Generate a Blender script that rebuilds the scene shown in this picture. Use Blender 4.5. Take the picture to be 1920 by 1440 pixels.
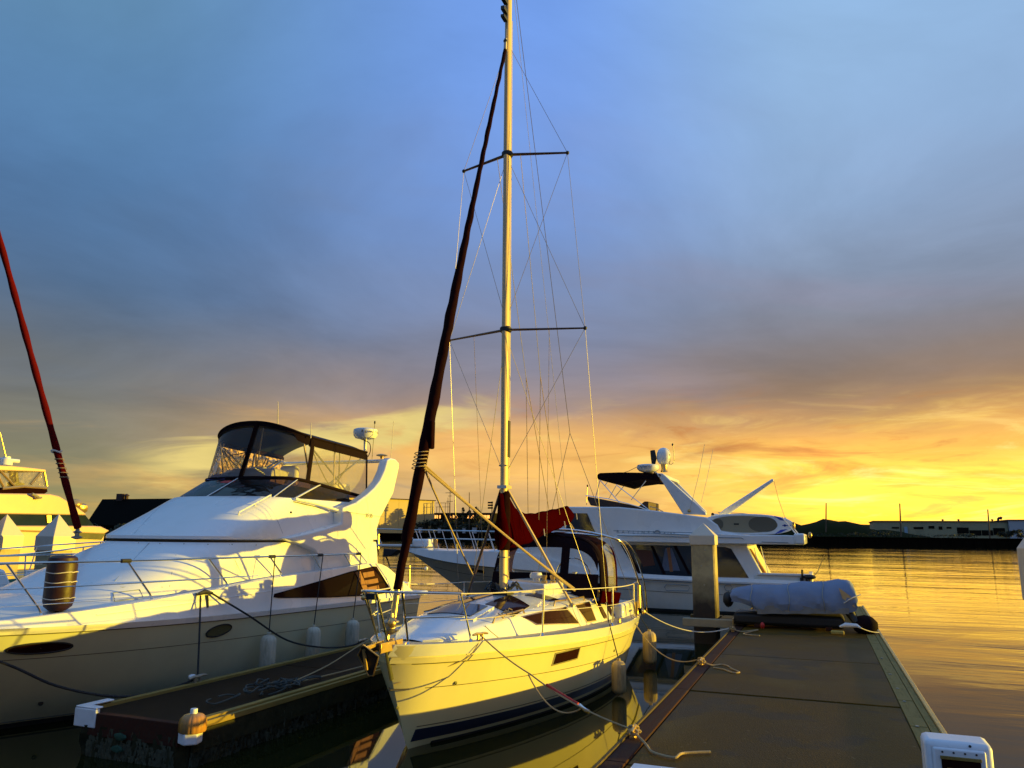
import bpy, bmesh, math, random
from mathutils import Vector, Matrix
random.seed(7)
R = math.radians
S = bpy.context.scene
for o in list(bpy.data.objects): bpy.data.objects.remove(o)
COL = S.collection

# ------------------------------------------------------------------ camera
YAW, PITCH, ROLL, EYE = R(21.5626), R(11.1568), R(0.6), Vector((0, 0, 2.5))
FPX = 1440.0
fwd = Vector((-math.sin(YAW)*math.cos(PITCH), math.cos(YAW)*math.cos(PITCH), math.sin(PITCH)))
rt0 = Vector((math.cos(YAW), math.sin(YAW), 0)); up0 = rt0.cross(fwd)
rt = rt0*math.cos(ROLL)+up0*math.sin(ROLL); up = -rt0*math.sin(ROLL)+up0*math.cos(ROLL)
cam = bpy.data.objects.new('camera', bpy.data.cameras.new('camera')); COL.objects.link(cam)
cam.matrix_world = Matrix(((rt.x, up.x, -fwd.x, EYE.x), (rt.y, up.y, -fwd.y, EYE.y), (rt.z, up.z, -fwd.z, EYE.z), (0, 0, 0, 1)))
cam.data.sensor_width = 36; cam.data.lens = 36*FPX/1920
cam.data.clip_start = .05; cam.data.clip_end = 6000
S.camera = cam
S.view_settings.view_transform = 'Standard'; S.view_settings.look = 'None'
S.view_settings.exposure = 0.6; S.view_settings.gamma = 1.0; S.view_settings.use_curve_mapping = False
S.render.engine = 'CYCLES'

# a surveyed photo point on a known vertical or horizontal plane of the place
def _ray(x, y): return (rt*(x-960)+up*(720-y)+fwd*FPX)
def onx(x, y, X): d = _ray(x, y); return EYE+d*(X/d.x)
def ony(x, y, Y): d = _ray(x, y); return EYE+d*(Y/d.y)
def onz(x, y, Z): d = _ray(x, y); return EYE+d*((Z-EYE.z)/d.z)

# ------------------------------------------------------------------ light
SUN_AZ, SUN_EL = R(66), R(2.0)
W = bpy.data.worlds.new('World'); S.world = W; W.use_nodes = True
nt = W.node_tree; nt.nodes.clear()
def N(t, **k):
    n = nt.nodes.new(t)
    for a, v in k.items(): setattr(n, a, v)
    return n
def wm(op, a, b=None, c=None, clamp=False):
    n = N('ShaderNodeMath', operation=op, use_clamp=clamp)
    for i, v in enumerate((a, b, c)):
        if v is None: continue
        if isinstance(v, (int, float)): n.inputs[i].default_value = v
        else: nt.links.new(v, n.inputs[i])
    return n.outputs[0]
def wss(v, lo, hi):
    n = N('ShaderNodeMapRange', interpolation_type='SMOOTHSTEP')
    nt.links.new(v, n.inputs[0]); n.inputs[1].default_value = lo; n.inputs[2].default_value = hi
    return n.outputs[0]
def wmix(f, a, b, mode='MIX'):
    n = N('ShaderNodeMix', data_type='RGBA', blend_type=mode)
    if isinstance(f, (int, float)): n.inputs[0].default_value = f
    else: nt.links.new(f, n.inputs[0])
    for i, v in ((6, a), (7, b)):
        if isinstance(v, tuple): n.inputs[i].default_value = v+(1,)
        else: nt.links.new(v, n.inputs[i])
    return n.outputs[2]
def lin(r, g, b):
    return tuple(((c/255)/12.92 if c/255 <= .04045 else ((c/255+.055)/1.055)**2.4) for c in (r, g, b))
tc = N('ShaderNodeTexCoord'); sx = N('ShaderNodeSeparateXYZ'); nt.links.new(tc.outputs['Generated'], sx.inputs[0])
dx, dy, dz = sx.outputs
sd = wm('ADD', wm('MULTIPLY', dx, math.cos(YAW)), wm('MULTIPLY', dy, math.sin(YAW)))
fd = wm('ADD', wm('MULTIPLY', dx, -math.sin(YAW)), wm('MULTIPLY', dy, math.cos(YAW)))
az = wm('ARCTAN2', sd, fd)
zc = wm('MAXIMUM', dz, 0.0)
den = wm('ADD', zc, .12)
cv = N('ShaderNodeCombineXYZ'); nt.links.new(wm('DIVIDE', sd, den), cv.inputs[0]); nt.links.new(wm('DIVIDE', fd, den), cv.inputs[1])
def wnoise(vec, scale, detail, rough=.55, dist=0.):
    n = N('ShaderNodeTexNoise'); nt.links.new(vec, n.inputs['Vector'])
    n.inputs['Scale'].default_value = scale; n.inputs['Detail'].default_value = detail
    n.inputs['Roughness'].default_value = rough; n.inputs['Distortion'].default_value = dist
    return n.outputs[0]
n1 = wnoise(cv.outputs[0], .55, 4)
n2 = wnoise(cv.outputs[0], .9, 6, .6, .6)
cs = N('ShaderNodeCombineXYZ'); nt.links.new(wm('MULTIPLY', az, 2.4), cs.inputs[0]); nt.links.new(wm('MULTIPLY', dz, 13.0), cs.inputs[1])
n3 = wnoise(cs.outputs[0], 1.25, 7, .58, .7)
n4 = wnoise(cs.outputs[0], .55, 5, .5, .3)
t = wm('ADD', zc, wm('MULTIPLY', wm('SUBTRACT', n1, .5), wm('MULTIPLY_ADD', zc, .28, .03)))
t = wm('ADD', t, wm('MULTIPLY', wm('SUBTRACT', n4, .5), wm('MULTIPLY', wss(zc, .02, .12), .07)))
def ramp(pts):
    n = N('ShaderNodeValToRGB'); nt.links.new(t, n.inputs[0]); e = n.color_ramp.elements
    n.color_ramp.interpolation = 'B_SPLINE'
    while len(e) < len(pts): e.new(.5)
    for i, (p, c) in enumerate(pts): e[i].position = p; e[i].color = lin(*c)+(1,)
    return n.outputs[0]
L_ = ramp([(0, (150, 143, 86)), (.05, (144, 142, 104)), (.10, (130, 126, 106)), (.15, (116, 116, 112)), (.21, (98, 110, 126)), (.28, (82, 112, 148)), (.42, (82, 124, 174)), (.62, (104, 150, 182)), (1, (128, 168, 226))])
C_ = ramp([(0, (205, 170, 108)), (.05, (222, 180, 124)), (.085, (252, 194, 106)), (.125, (250, 188, 104)), (.165, (168, 142, 130)), (.25, (122, 132, 156)), (.40, (118, 154, 216)), (.62, (112, 158, 240)), (1, (128, 168, 226))])
R_ = ramp([(0, (250, 172, 40)), (.04, (255, 202, 66)), (.085, (255, 204, 76)), (.12, (232, 168, 88)), (.155, (156, 126, 98)), (.21, (128, 118, 116)), (.28, (134, 142, 160)), (.42, (148, 180, 222)), (.60, (146, 184, 222)), (1, (128, 168, 226))])
B_ = ramp([(0, (92, 104, 120)), (.1, (84, 104, 132)), (.3, (84, 118, 166)), (.6, (104, 148, 206)), (1, (128, 168, 226))])
S_ = ramp([(0, (255, 150, 34)), (.05, (255, 166, 50)), (.12, (255, 172, 74)), (.2, (214, 158, 110)), (.3, (150, 130, 118)), (.42, (118, 136, 160)), (.62, (112, 148, 196)), (.8, (120, 158, 214)), (1, (128, 168, 226))])
sky = wmix(wss(az, -.55, .02), L_, C_)
sky = wmix(wss(az, .02, .42), sky, R_)
sky = wmix(wss(az, .7, 1.4), sky, S_)
sky = wmix(wss(az, 1.7, 2.4), sky, B_)
sky = wmix(wss(az, -.9, -1.6), sky, B_)
# broken low cloud: gold banks against grey gaps, thickest near the horizon
low = wm('MULTIPLY', wss(t, .17, .10), wss(az, -.75, -.2))
gold = wmix(wss(az, -.1, .45), lin(250, 190, 96)+(), lin(255, 212, 92)+())
sky = wmix(wm('MULTIPLY', wm('MULTIPLY', wss(n3, .50, .68), low), .85), sky, gold)
grey = wmix(wss(az, -.1, .5), lin(148, 136, 122)+(), lin(214, 130, 52)+())
sky = wmix(wm('MULTIPLY', wm('MULTIPLY', wss(n3, .47, .33), low), .75), sky, grey)
pch = wnoise(cs.outputs[0], 1.9, 6, .6, 1.0)
# one bright rift low in the west-facing left half of the view
rift = wm('MULTIPLY', wss(wm('ABSOLUTE', wm('SUBTRACT', wm('MULTIPLY_ADD', wm('ADD', az, .38), .20, .088), wm('ADD', dz, wm('MULTIPLY', wm('SUBTRACT', pch, .5), .10)))), .030, .004), wm('MULTIPLY', wss(az, -.50, -.38), wss(az, .02, -.12)))
sky = wmix(wm('MULTIPLY', rift, .9), sky, lin(238, 214, 128)+())
bright = wm('MULTIPLY_ADD', wm('SUBTRACT', n2, .5), .85, 1.03)
n5 = wnoise(cv.outputs[0], .42, 5, .55, .8)
mauve = wm('MULTIPLY', wm('MULTIPLY', wss(n5, .46, .66), wss(zc, .10, .18)), wss(zc, .62, .34))
sky = wmix(wm('MULTIPLY', mauve, .55), sky, wmix(wss(az, -.5, .5), lin(104, 118, 138), lin(150, 140, 158)))
n6 = wnoise(cs.outputs[0], 2.6, 8, .62, 1.2)
fluff = wm('MULTIPLY', wm('MULTIPLY', wss(n6, .50, .70), wss(zc, .19, .10)), wss(az, -.25, .25))
sky = wmix(wm('MULTIPLY', fluff, .7), sky, lin(255, 218, 125)+())
fl2 = wm('MULTIPLY', wm('MULTIPLY', wss(n6, .46, .30), wss(zc, .20, .12)), wss(az, -.3, .2))
sky = wmix(wm('MULTIPLY', fl2, .55), sky, lin(200, 124, 66)+())
cb = N('ShaderNodeCombineColor')
for i in range(3): nt.links.new(bright, cb.inputs[i])
sky = wmix(1.0, sky, cb.outputs[0], 'MULTIPLY')
skyb = wm('MULTIPLY_ADD', wm('MULTIPLY', wss(dz, .15, .03), wss(az, .08, .5)), 1.1, 1.0)
bgc = N('ShaderNodeBackground'); nt.links.new(sky, bgc.inputs[0]); nt.links.new(wm('MULTIPLY', skyb, .69), bgc.inputs[1])
nish = N('ShaderNodeTexSky'); nish.sky_type = 'NISHITA'; nish.sun_disc = False
nish.sun_elevation = SUN_EL; nish.sun_rotation = SUN_AZ
bgn = N('ShaderNodeBackground'); nt.links.new(nish.outputs[0], bgn.inputs[0]); bgn.inputs[1].default_value = .07
ms = N('ShaderNodeMixShader'); ms.inputs[0].default_value = .93
nt.links.new(bgn.outputs[0], ms.inputs[1]); nt.links.new(bgc.outputs[0], ms.inputs[2])
wo = N('ShaderNodeOutputWorld'); nt.links.new(ms.outputs[0], wo.inputs[0])

sun = bpy.data.objects.new('sun', bpy.data.lights.new('sun', 'SUN')); COL.objects.link(sun)
sun.data.energy = 5.0; sun.data.angle = R(.5); sun.data.color = (1, .71, .05)
sv = Vector((math.sin(SUN_AZ)*math.cos(SUN_EL), math.cos(SUN_AZ)*math.cos(SUN_EL), math.sin(SUN_EL)))
sun.rotation_euler = sv.to_track_quat('Z', 'Y').to_euler()

# ------------------------------------------------------------------ materials
def mat(name, col, rough=.5, metal=0., var=.12, vs=3., bump=0., bs=40., spec=.5, coat=0., dirt=None, dirt_amt=.5, dirt_scale=2., stretch=None, ior=1.5, trans=0., alpha=1.):
    m = bpy.data.materials.new(name); m.use_nodes = True; t_ = m.node_tree; b = t_.nodes['Principled BSDF']
    b.inputs['Roughness'].default_value = rough; b.inputs['Metallic'].default_value = metal
    b.inputs['Specular IOR Level'].default_value = spec; b.inputs['Coat Weight'].default_value = coat; b.inputs['IOR'].default_value = ior
    b.inputs['Coat Roughness'].default_value = .08
    b.inputs['Transmission Weight'].default_value = trans; b.inputs['Alpha'].default_value = alpha
    tcn = t_.nodes.new('ShaderNodeTexCoord'); mp = t_.nodes.new('ShaderNodeMapping'); t_.links.new(tcn.outputs['Object'], mp.inputs[0])
    if stretch: mp.inputs['Scale'].default_value = stretch
    nz = t_.nodes.new('ShaderNodeTexNoise'); t_.links.new(mp.outputs[0], nz.inputs['Vector']); nz.inputs['Scale'].default_value = vs; nz.inputs['Detail'].default_value = 6
    mx = t_.nodes.new('ShaderNodeMix'); mx.data_type = 'RGBA'; t_.links.new(nz.outputs[0], mx.inputs[0])
    mx.inputs[6].default_value = tuple(min(1, c*(1-var)) for c in col)+(1,); mx.inputs[7].default_value = tuple(min(1, c*(1+var)) for c in col)+(1,)
    out = mx.outputs[2]
    if dirt:
        n2_ = t_.nodes.new('ShaderNodeTexNoise'); t_.links.new(mp.outputs[0], n2_.inputs['Vector']); n2_.inputs['Scale'].default_value = dirt_scale; n2_.inputs['Detail'].default_value = 9; n2_.inputs['Roughness'].default_value = .65
        mr = t_.nodes.new('ShaderNodeMapRange'); t_.links.new(n2_.outputs[0], mr.inputs[0]); mr.inputs[1].default_value = .48; mr.inputs[2].default_value = .72; mr.inputs[4].default_value = dirt_amt
        m2 = t_.nodes.new('ShaderNodeMix'); m2.data_type = 'RGBA'; t_.links.new(mr.outputs[0], m2.inputs[0]); t_.links.new(out, m2.inputs[6]); m2.inputs[7].default_value = tuple(dirt)+(1,)
        out = m2.outputs[2]
    t_.links.new(out, b.inputs['Base Color'])
    rr = t_.nodes.new('ShaderNodeMapRange'); t_.links.new(nz.outputs[0], rr.inputs[0]); rr.inputs[3].default_value = max(0, rough*.8); rr.inputs[4].default_value = min(1, rough*1.2)
    t_.links.new(rr.outputs[0], b.inputs['Roughness'])
    if bump:
        nb = t_.nodes.new('ShaderNodeTexNoise'); t_.links.new(mp.outputs[0], nb.inputs['Vector']); nb.inputs['Scale'].default_value = bs; nb.inputs['Detail'].default_value = 5
        bp = t_.nodes.new('ShaderNodeBump'); bp.inputs['Strength'].default_value = bump; bp.inputs['Distance'].default_value = .02
        t_.links.new(nb.outputs[0], bp.inputs['Height']); t_.links.new(bp.outputs[0], b.inputs['Normal'])
    return m
def vinyl(name, tint, haze, rough=.15):
    m = bpy.data.materials.new(name); m.use_nodes = True; t_ = m.node_tree; t_.nodes.clear()
    tr = t_.nodes.new('ShaderNodeBsdfTransparent'); tr.inputs[0].default_value = tint+(1,)
    gl = t_.nodes.new('ShaderNodeBsdfGlossy'); gl.inputs['Roughness'].default_value = rough
    df = t_.nodes.new('ShaderNodeBsdfTranslucent'); df.inputs[0].default_value = (.8, .78, .7, 1)
    d2 = t_.nodes.new('ShaderNodeBsdfDiffuse'); d2.inputs[0].default_value = (.8, .78, .7, 1)
    fr = t_.nodes.new('ShaderNodeFresnel'); fr.inputs[0].default_value = 1.45
    nz = t_.nodes.new('ShaderNodeTexNoise'); nz.inputs['Scale'].default_value = 3.; tcn = t_.nodes.new('ShaderNodeTexCoord'); t_.links.new(tcn.outputs['Object'], nz.inputs['Vector'])
    bp = t_.nodes.new('ShaderNodeBump'); bp.inputs['Strength'].default_value = .5; bp.inputs['Distance'].default_value = .05; t_.links.new(nz.outputs[0], bp.inputs['Height'])
    t_.links.new(bp.outputs[0], gl.inputs['Normal'])
    m0 = t_.nodes.new('ShaderNodeMixShader'); m0.inputs[0].default_value = .5; t_.links.new(df.outputs[0], m0.inputs[1]); t_.links.new(d2.outputs[0], m0.inputs[2])
    m1 = t_.nodes.new('ShaderNodeMixShader'); m1.inputs[0].default_value = haze; t_.links.new(tr.outputs[0], m1.inputs[1]); t_.links.new(m0.outputs[0], m1.inputs[2])
    m2 = t_.nodes.new('ShaderNodeMixShader'); t_.links.new(fr.outputs[0], m2.inputs[0]); t_.links.new(m1.outputs[0], m2.inputs[1]); t_.links.new(gl.outputs[0], m2.inputs[2])
    o = t_.nodes.new('ShaderNodeOutputMaterial'); t_.links.new(m2.outputs[0], o.inputs[0]); return m
M = {}
M['gel'] = mat('white_gelcoat', (.78, .78, .75), .22, var=.04, vs=1.2, coat=.5, dirt=(.55, .5, .4), dirt_amt=.22, dirt_scale=1.5, bump=.05, bs=2)
M['gel2'] = mat('yacht_gelcoat', (.80, .80, .78), .28, var=.04, vs=1.2, coat=.3, dirt=(.5, .5, .44), dirt_amt=.25, dirt_scale=1.1, bump=.06, bs=2)
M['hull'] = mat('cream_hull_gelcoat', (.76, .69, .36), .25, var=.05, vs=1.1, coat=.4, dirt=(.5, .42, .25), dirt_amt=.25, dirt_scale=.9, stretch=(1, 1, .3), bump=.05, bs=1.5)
M['hull2'] = mat('greyed_hull_gelcoat', (.60, .61, .42), .3, var=.06, vs=.9, coat=.2, dirt=(.42, .4, .3), dirt_amt=.35, dirt_scale=.8, bump=.06, bs=1.5)
M['hull3'] = mat('beige_hull_paint', (.66, .64, .56), .35, var=.05, vs=.8, dirt=(.45, .42, .36), dirt_amt=.3)
M['deck'] = mat('nonskid_deck', (.66, .62, .52), .6, var=.08, vs=4, bump=.25, bs=160, dirt=(.45, .38, .28), dirt_amt=.4, dirt_scale=3)
M['walk'] = mat('tan_side_deck', (.58, .46, .28), .6, var=.1, vs=5, bump=.2, bs=150)
M['groove'] = mat('shadow_line', (.10, .09, .06), .7, var=.2)
M['navy'] = mat('navy_boot_stripe', (.012, .018, .045), .3, var=.2, coat=.3)
M['anti'] = mat('bottom_paint', (.02, .022, .022), .8, var=.3, bump=.3)
M['glass'] = mat('dark_window', (.022, .007, .006), .08, var=.2, spec=.12, ior=1.25)
M['hatch'] = mat('smoked_hatch', (.02, .028, .05), .10, var=.2, spec=.4)
M['blueglass'] = mat('blue_dark_window', (.012, .022, .035), .06, var=.3, spec=.5)
M['tint'] = vinyl('tinted_windscreen', (.16, .09, .13), .03, .05)
M['sidevinyl'] = vinyl('crinkled_side_vinyl', (.98, .95, .90), .34, .2)
M['hazy'] = vinyl('hazy_side_vinyl', (.98, .92, .82), .26, .15)
M['clear'] = vinyl('clear_vinyl', (.98, .96, .93), .05, .10)
M['steel'] = mat('stainless_steel', (.72, .70, .66), .16, 1., var=.05)
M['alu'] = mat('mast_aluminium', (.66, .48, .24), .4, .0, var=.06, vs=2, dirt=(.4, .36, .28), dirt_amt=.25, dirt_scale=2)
M['darkalu'] = mat('dark_spreader', (.10, .06, .045), .45, .3, var=.1)
M['wire'] = mat('rigging_wire', (.30, .27, .24), .4, .6, var=.1)
M['rope'] = mat('tan_rope', (.42, .30, .15), .9, var=.25, vs=30, bump=.6, bs=120)
M['ropew'] = mat('white_line', (.62, .56, .46), .8, var=.2, vs=30)
M['ropeb'] = mat('black_rope', (.016, .018, .02), .8, var=.3, vs=30, bump=.5, bs=150)
M['ropeg'] = mat('grey_green_rope', (.050, .060, .055), .85, var=.3, vs=30, bump=.5, bs=150)
M['roper'] = mat('red_strap', (.45, .03, .02), .7, var=.2)
M['maroon'] = mat('maroon_canvas', (.022, .0006, .0011), .9, var=.25, vs=6, bump=.5, bs=14, spec=.0)
M['maroond'] = mat('dark_sail_cover', (.011, .001, .002), .9, var=.3, vs=7, bump=.6, bs=12, spec=.05)
M['black'] = mat('black_rubber', (.012, .012, .012), .55, var=.3)
M['blackc'] = mat('black_canvas', (.012, .006, .008), .9, var=.3, vs=6, bump=.3, bs=25, spec=.05)
M['navyc'] = mat('navy_canvas', (.010, .020, .060), .9, var=.25, vs=6, bump=.25, bs=25, spec=.2)
M['redstay'] = mat('red_sail_sleeve', (.085, .0025, .004), .85, var=.3, vs=6, bump=.5, bs=14, spec=.05)
M['fender'] = mat('weathered_white_fender', (.52, .49, .38), .6, var=.15, vs=7, dirt=(.12, .12, .07), dirt_amt=.7, dirt_scale=5, stretch=(2, 2, .5), bump=.3, bs=20)
M['fenderb'] = mat('dark_red_fender_cover', (.024, .005, .003), .5, var=.3, vs=4, bump=.3, bs=10)
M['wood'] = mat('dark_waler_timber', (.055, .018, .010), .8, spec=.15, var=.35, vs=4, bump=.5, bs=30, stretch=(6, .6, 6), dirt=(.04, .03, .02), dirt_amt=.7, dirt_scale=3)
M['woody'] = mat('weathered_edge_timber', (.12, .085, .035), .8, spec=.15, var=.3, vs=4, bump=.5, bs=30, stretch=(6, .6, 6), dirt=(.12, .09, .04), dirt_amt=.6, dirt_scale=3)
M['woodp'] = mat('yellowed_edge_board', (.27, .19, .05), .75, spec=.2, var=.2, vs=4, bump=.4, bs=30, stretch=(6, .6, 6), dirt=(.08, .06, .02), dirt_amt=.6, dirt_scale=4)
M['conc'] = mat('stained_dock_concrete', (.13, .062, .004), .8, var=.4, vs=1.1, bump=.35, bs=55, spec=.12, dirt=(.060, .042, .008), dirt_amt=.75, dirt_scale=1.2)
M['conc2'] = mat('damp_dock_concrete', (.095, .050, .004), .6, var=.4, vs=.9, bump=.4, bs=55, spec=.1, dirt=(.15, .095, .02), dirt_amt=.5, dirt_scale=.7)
def specks(m, col, lo=.66, sc=16.):
    t_ = m.node_tree; b = t_.nodes['Principled BSDF']; src = b.inputs['Base Color'].links[0].from_socket
    tcn = t_.nodes.new('ShaderNodeTexCoord'); acc = src
    for scale_, l_, c_ in ((sc, lo, col), (1.3, .56, tuple(c*.32 for c in col)), (sc*3.1, .70, tuple(c*.05 for c in col))):
        n = t_.nodes.new('ShaderNodeTexNoise'); n.inputs['Scale'].default_value = scale_; n.inputs['Detail'].default_value = 4; t_.links.new(tcn.outputs['Object'], n.inputs['Vector'])
        r_ = t_.nodes.new('ShaderNodeMapRange'); t_.links.new(n.outputs[0], r_.inputs[0]); r_.inputs[1].default_value = l_; r_.inputs[2].default_value = l_+.06; r_.inputs[4].default_value = .7
        mx = t_.nodes.new('ShaderNodeMix'); mx.data_type = 'RGBA'; t_.links.new(r_.outputs[0], mx.inputs[0]); t_.links.new(acc, mx.inputs[6]); mx.inputs[7].default_value = tuple(c_)+(1,); acc = mx.outputs[2]
    t_.links.new(acc, b.inputs['Base Color'])
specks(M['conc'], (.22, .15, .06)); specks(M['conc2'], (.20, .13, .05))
M['concf'] = mat('brown_finger_deck', (.020, .011, .004), .85, spec=.12, var=.3, vs=1.8, bump=.35, bs=60, dirt=(.022, .014, .006), dirt_amt=.6)
M['woodlit'] = mat('sunlit_rub_board', (.55, .38, .12), .6, var=.2, vs=4, bump=.4, bs=30, stretch=(6, .6, 6))  # warm sunlight along the right dock edge put into the board colour
M['fender2'] = mat('brown_stained_fender', (.44, .32, .15), .7, var=.2, vs=7, dirt=(.12, .08, .03), dirt_amt=.8, dirt_scale=5, stretch=(2, 2, .5), bump=.4, bs=20)
M['float'] = mat('mossy_float', (.035, .033, .016), .95, spec=.1, var=.5, vs=5, bump=1., bs=14, dirt=(.012, .014, .008), dirt_amt=.9, dirt_scale=4)
M['growth'] = mat('marine_growth', (.055, .056, .03), .95, var=.6, vs=9, bump=1., bs=20)
M['algae'] = mat('green_algae', (.02, .07, .04), .9, var=.5, vs=9, bump=1., bs=20)
M['pilec'] = mat('piling_concrete', (.46, .36, .18), .8, var=.15, vs=3, bump=.4, bs=35, dirt=(.16, .13, .08), dirt_amt=.7, dirt_scale=2.5)
M['cap'] = mat('white_pile_cap', (.62, .54, .42), .45, var=.06, vs=3, dirt=(.38, .3, .2), dirt_amt=.35, dirt_scale=3)
M['white'] = mat('white_plastic', (.74, .76, .78), .4, var=.05, dirt=(.4, .4, .4), dirt_amt=.3, dirt_scale=6)
M['amber'] = mat('amber_ribbed_lens', (.42, .20, .045), .25, var=.2, vs=6, dirt=(.14, .13, .08), dirt_amt=.8, dirt_scale=8)
M['sunlit_metal'] = mat('sunlit_fitting_metal', (.62, .42, .16), .3, .8, var=.2)  # gold of the low sun put into the metal colour
M['galv'] = mat('galvanised_steel', (.36, .33, .26), .45, .7, var=.25, vs=8)
M['greyc'] = mat('grey_boat_cover', (.19, .235, .33), .8, var=.22, vs=2.2, bump=1., bs=5, spec=.1, dirt=(.3, .24, .16), dirt_amt=.3, dirt_scale=3)
M['greyc2'] = mat('light_cover_skirt', (.20, .19, .17), .8, var=.2, vs=4, bump=.8, bs=9)
M['red'] = mat('red_bag', (.50, .02, .015), .5, var=.2)
M['tan'] = mat('tan_deck_pad', (.30, .25, .15), .8, var=.1)
M['tand'] = mat('olive_deck_pad', (.13, .11, .07), .8, var=.1)
M['blue'] = mat('blue_print', (.02, .06, .42), .4, var=.1)
M['paper'] = mat('pale_papers', (.45, .45, .48), .6, var=.3, vs=14)
M['green'] = mat('green_trim', (.03, .16, .10), .5, var=.3)
M['print'] = mat('grey_lettering', (.22, .26, .28), .5, var=.05)
M['printd'] = mat('dark_lettering', (.10, .07, .03), .5, var=.05)
M['teak'] = mat('teak_panel', (.24, .09, .03), .5, var=.3, vs=5, stretch=(1, 1, 6))
M['curtain'] = mat('window_curtain', (.10, .12, .17), .9, var=.3, vs=4)

# ------------------------------------------------------------------ mesh building
class MB:
    def __init__(s): s.v = []; s.f = []
    def add(s, vs, fs):
        o = len(s.v); s.v += [Vector(p) for p in vs]; s.f += [tuple(i+o for i in f) for f in fs]; return s
    def box(s, a, b):
        x0, y0, z0 = a; x1, y1, z1 = b
        return s.add([(x0, y0, z0), (x1, y0, z0), (x1, y1, z0), (x0, y1, z0), (x0, y0, z1), (x1, y0, z1), (x1, y1, z1), (x0, y1, z1)],
                     [(0, 3, 2, 1), (4, 5, 6, 7), (0, 1, 5, 4), (1, 2, 6, 5), (2, 3, 7, 6), (3, 0, 4, 7)])
    def grid(s, rows, closed=False, caps=False):
        n = len(rows[0]); vs = [p for r in rows for p in r]; fs = []
        for i in range(len(rows)-1):
            for j in range(n if closed else n-1):
                k = (j+1) % n; fs.append((i*n+j, i*n+k, (i+1)*n+k, (i+1)*n+j))
        if caps: fs.append(tuple(range(n))[::-1]); fs.append(tuple((len(rows)-1)*n+j for j in range(n)))
        return s.add(vs, fs)
    def tube(s, pts, r, n=8, flat=None):
        pts = [Vector(p) for p in pts]; rows = []
        ref = Vector((0, 0, 1)); d0 = (pts[1]-pts[0]).normalized()
        if abs(d0.dot(ref)) > .9: ref = Vector((1, 0, 0))
        for i, p in enumerate(pts):
            a = pts[max(0, i-1)]; b = pts[min(len(pts)-1, i+1)]; d = (b-a).normalized()
            u = d.cross(ref)
            if u.length < 1e-4: u = d.cross(Vector((0, 1, 0)))
            u.normalize(); w = d.cross(u).normalized(); ref = -w if False else ref
            rr = r[i] if isinstance(r, (list, tuple)) else r
            ru, rw = (rr, rr) if not flat else (rr*flat[0], rr*flat[1])
            rows.append([p+u*math.cos(2*math.pi*k/n)*ru+w*math.sin(2*math.pi*k/n)*rw for k in range(n)])
        return s.grid(rows, True, True)
    def prism(s, poly, vec):
        vec = Vector(vec); n = len(poly); p = [Vector(q) for q in poly]
        return s.add(p+[q+vec for q in p], [tuple(range(n)), tuple(range(2*n-1, n-1, -1))]+[(i, (i+1) % n, n+(i+1) % n, n+i) for i in range(n)])
    def ell(s, c, r, nu=16, nv=10, bump=0.):
        c = Vector(c); rx, ry, rz = r if isinstance(r, tuple) else (r, r, r); rows = []
        for i in range(nv+1):
            a = -math.pi/2+math.pi*i/nv; q = max(.001, math.cos(a))
            rows.append([c+Vector((rx*q*math.cos(2*math.pi*j/nu), ry*q*math.sin(2*math.pi*j/nu), rz*math.sin(a)))*(1+random.uniform(-bump, bump)) for j in range(nu)])
        return s.grid(rows, True, True)
    def lathe(s, c, prof, n=16, ribs=0, rib=0., ax=None):
        c = Vector(c); rows = []
        q = Vector((0, 0, 1)).rotation_difference(Vector(ax)) if ax else None
        for r, z in prof:
            row = []
            for j in range(n):
                a = 2*math.pi*j/n; rr = r*(1+(rib*math.cos(ribs*a) if ribs else 0))
                v = Vector((rr*math.cos(a), rr*math.sin(a), z))
                if q: v = q @ v
                row.append(c+v)
            rows.append(row)
        return s.grid(rows, True, True)
    def build(s, name, m, parent=None, smooth=True, ang=40, bevel=0., kind=None, mats=None):
        off = THING_LOC.get(root_of(parent).name, Vector()) if parent else Vector()
        me = bpy.data.meshes.new(name)
        me.from_pydata([tuple(v-off) for v in s.v], [], s.f)
        bm = bmesh.new(); bm.from_mesh(me); bmesh.ops.remove_doubles(bm, verts=bm.verts, dist=1e-5); bmesh.ops.recalc_face_normals(bm, faces=bm.faces); bm.to_mesh(me); bm.free()
        me.materials.append(m)
        if smooth: me.shade_smooth(); me.set_sharp_from_angle(angle=R(ang))
        o = bpy.data.objects.new(name, me); COL.objects.link(o)
        if parent: o.parent = parent
        if bevel:
            b = o.modifiers.new('bevel', 'BEVEL'); b.width = bevel; b.segments = 2; b.limit_method = 'ANGLE'; b.angle_limit = R(40)
        if kind: o['kind'] = kind
        return o
THING_LOC = {}
def root_of(o):
    while o.parent: o = o.parent
    return o
def thing(name, label, cat, loc, group=None):
    o = bpy.data.objects.new(name, None); COL.objects.link(o); o.location = loc; o.empty_display_size = .2
    o['label'] = label; o['category'] = cat
    if group: o['group'] = group
    THING_LOC[o.name] = Vector(loc); return o
def tag(o, label, cat, group=None):
    o['label'] = label; o['category'] = cat
    if group: o['group'] = group
    return o
def copy_thing(o, loc, label=None):
    c = o.copy(); COL.objects.link(c); c.location = loc; THING_LOC[c.name] = Vector(loc)
    if label: c['label'] = label
    def rec(a, b):
        for ch in [x for x in a.children]:
            d = ch.copy(); COL.objects.link(d); d.parent = b; rec(ch, d)
    rec(o, c); return c
def interp(x, pts):
    if x <= pts[0][0]: return pts[0][1]
    for (a, b), (c, d) in zip(pts, pts[1:]):
        if x <= c: return b+(d-b)*(x-a)/(c-a)
    return pts[-1][1]
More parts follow.
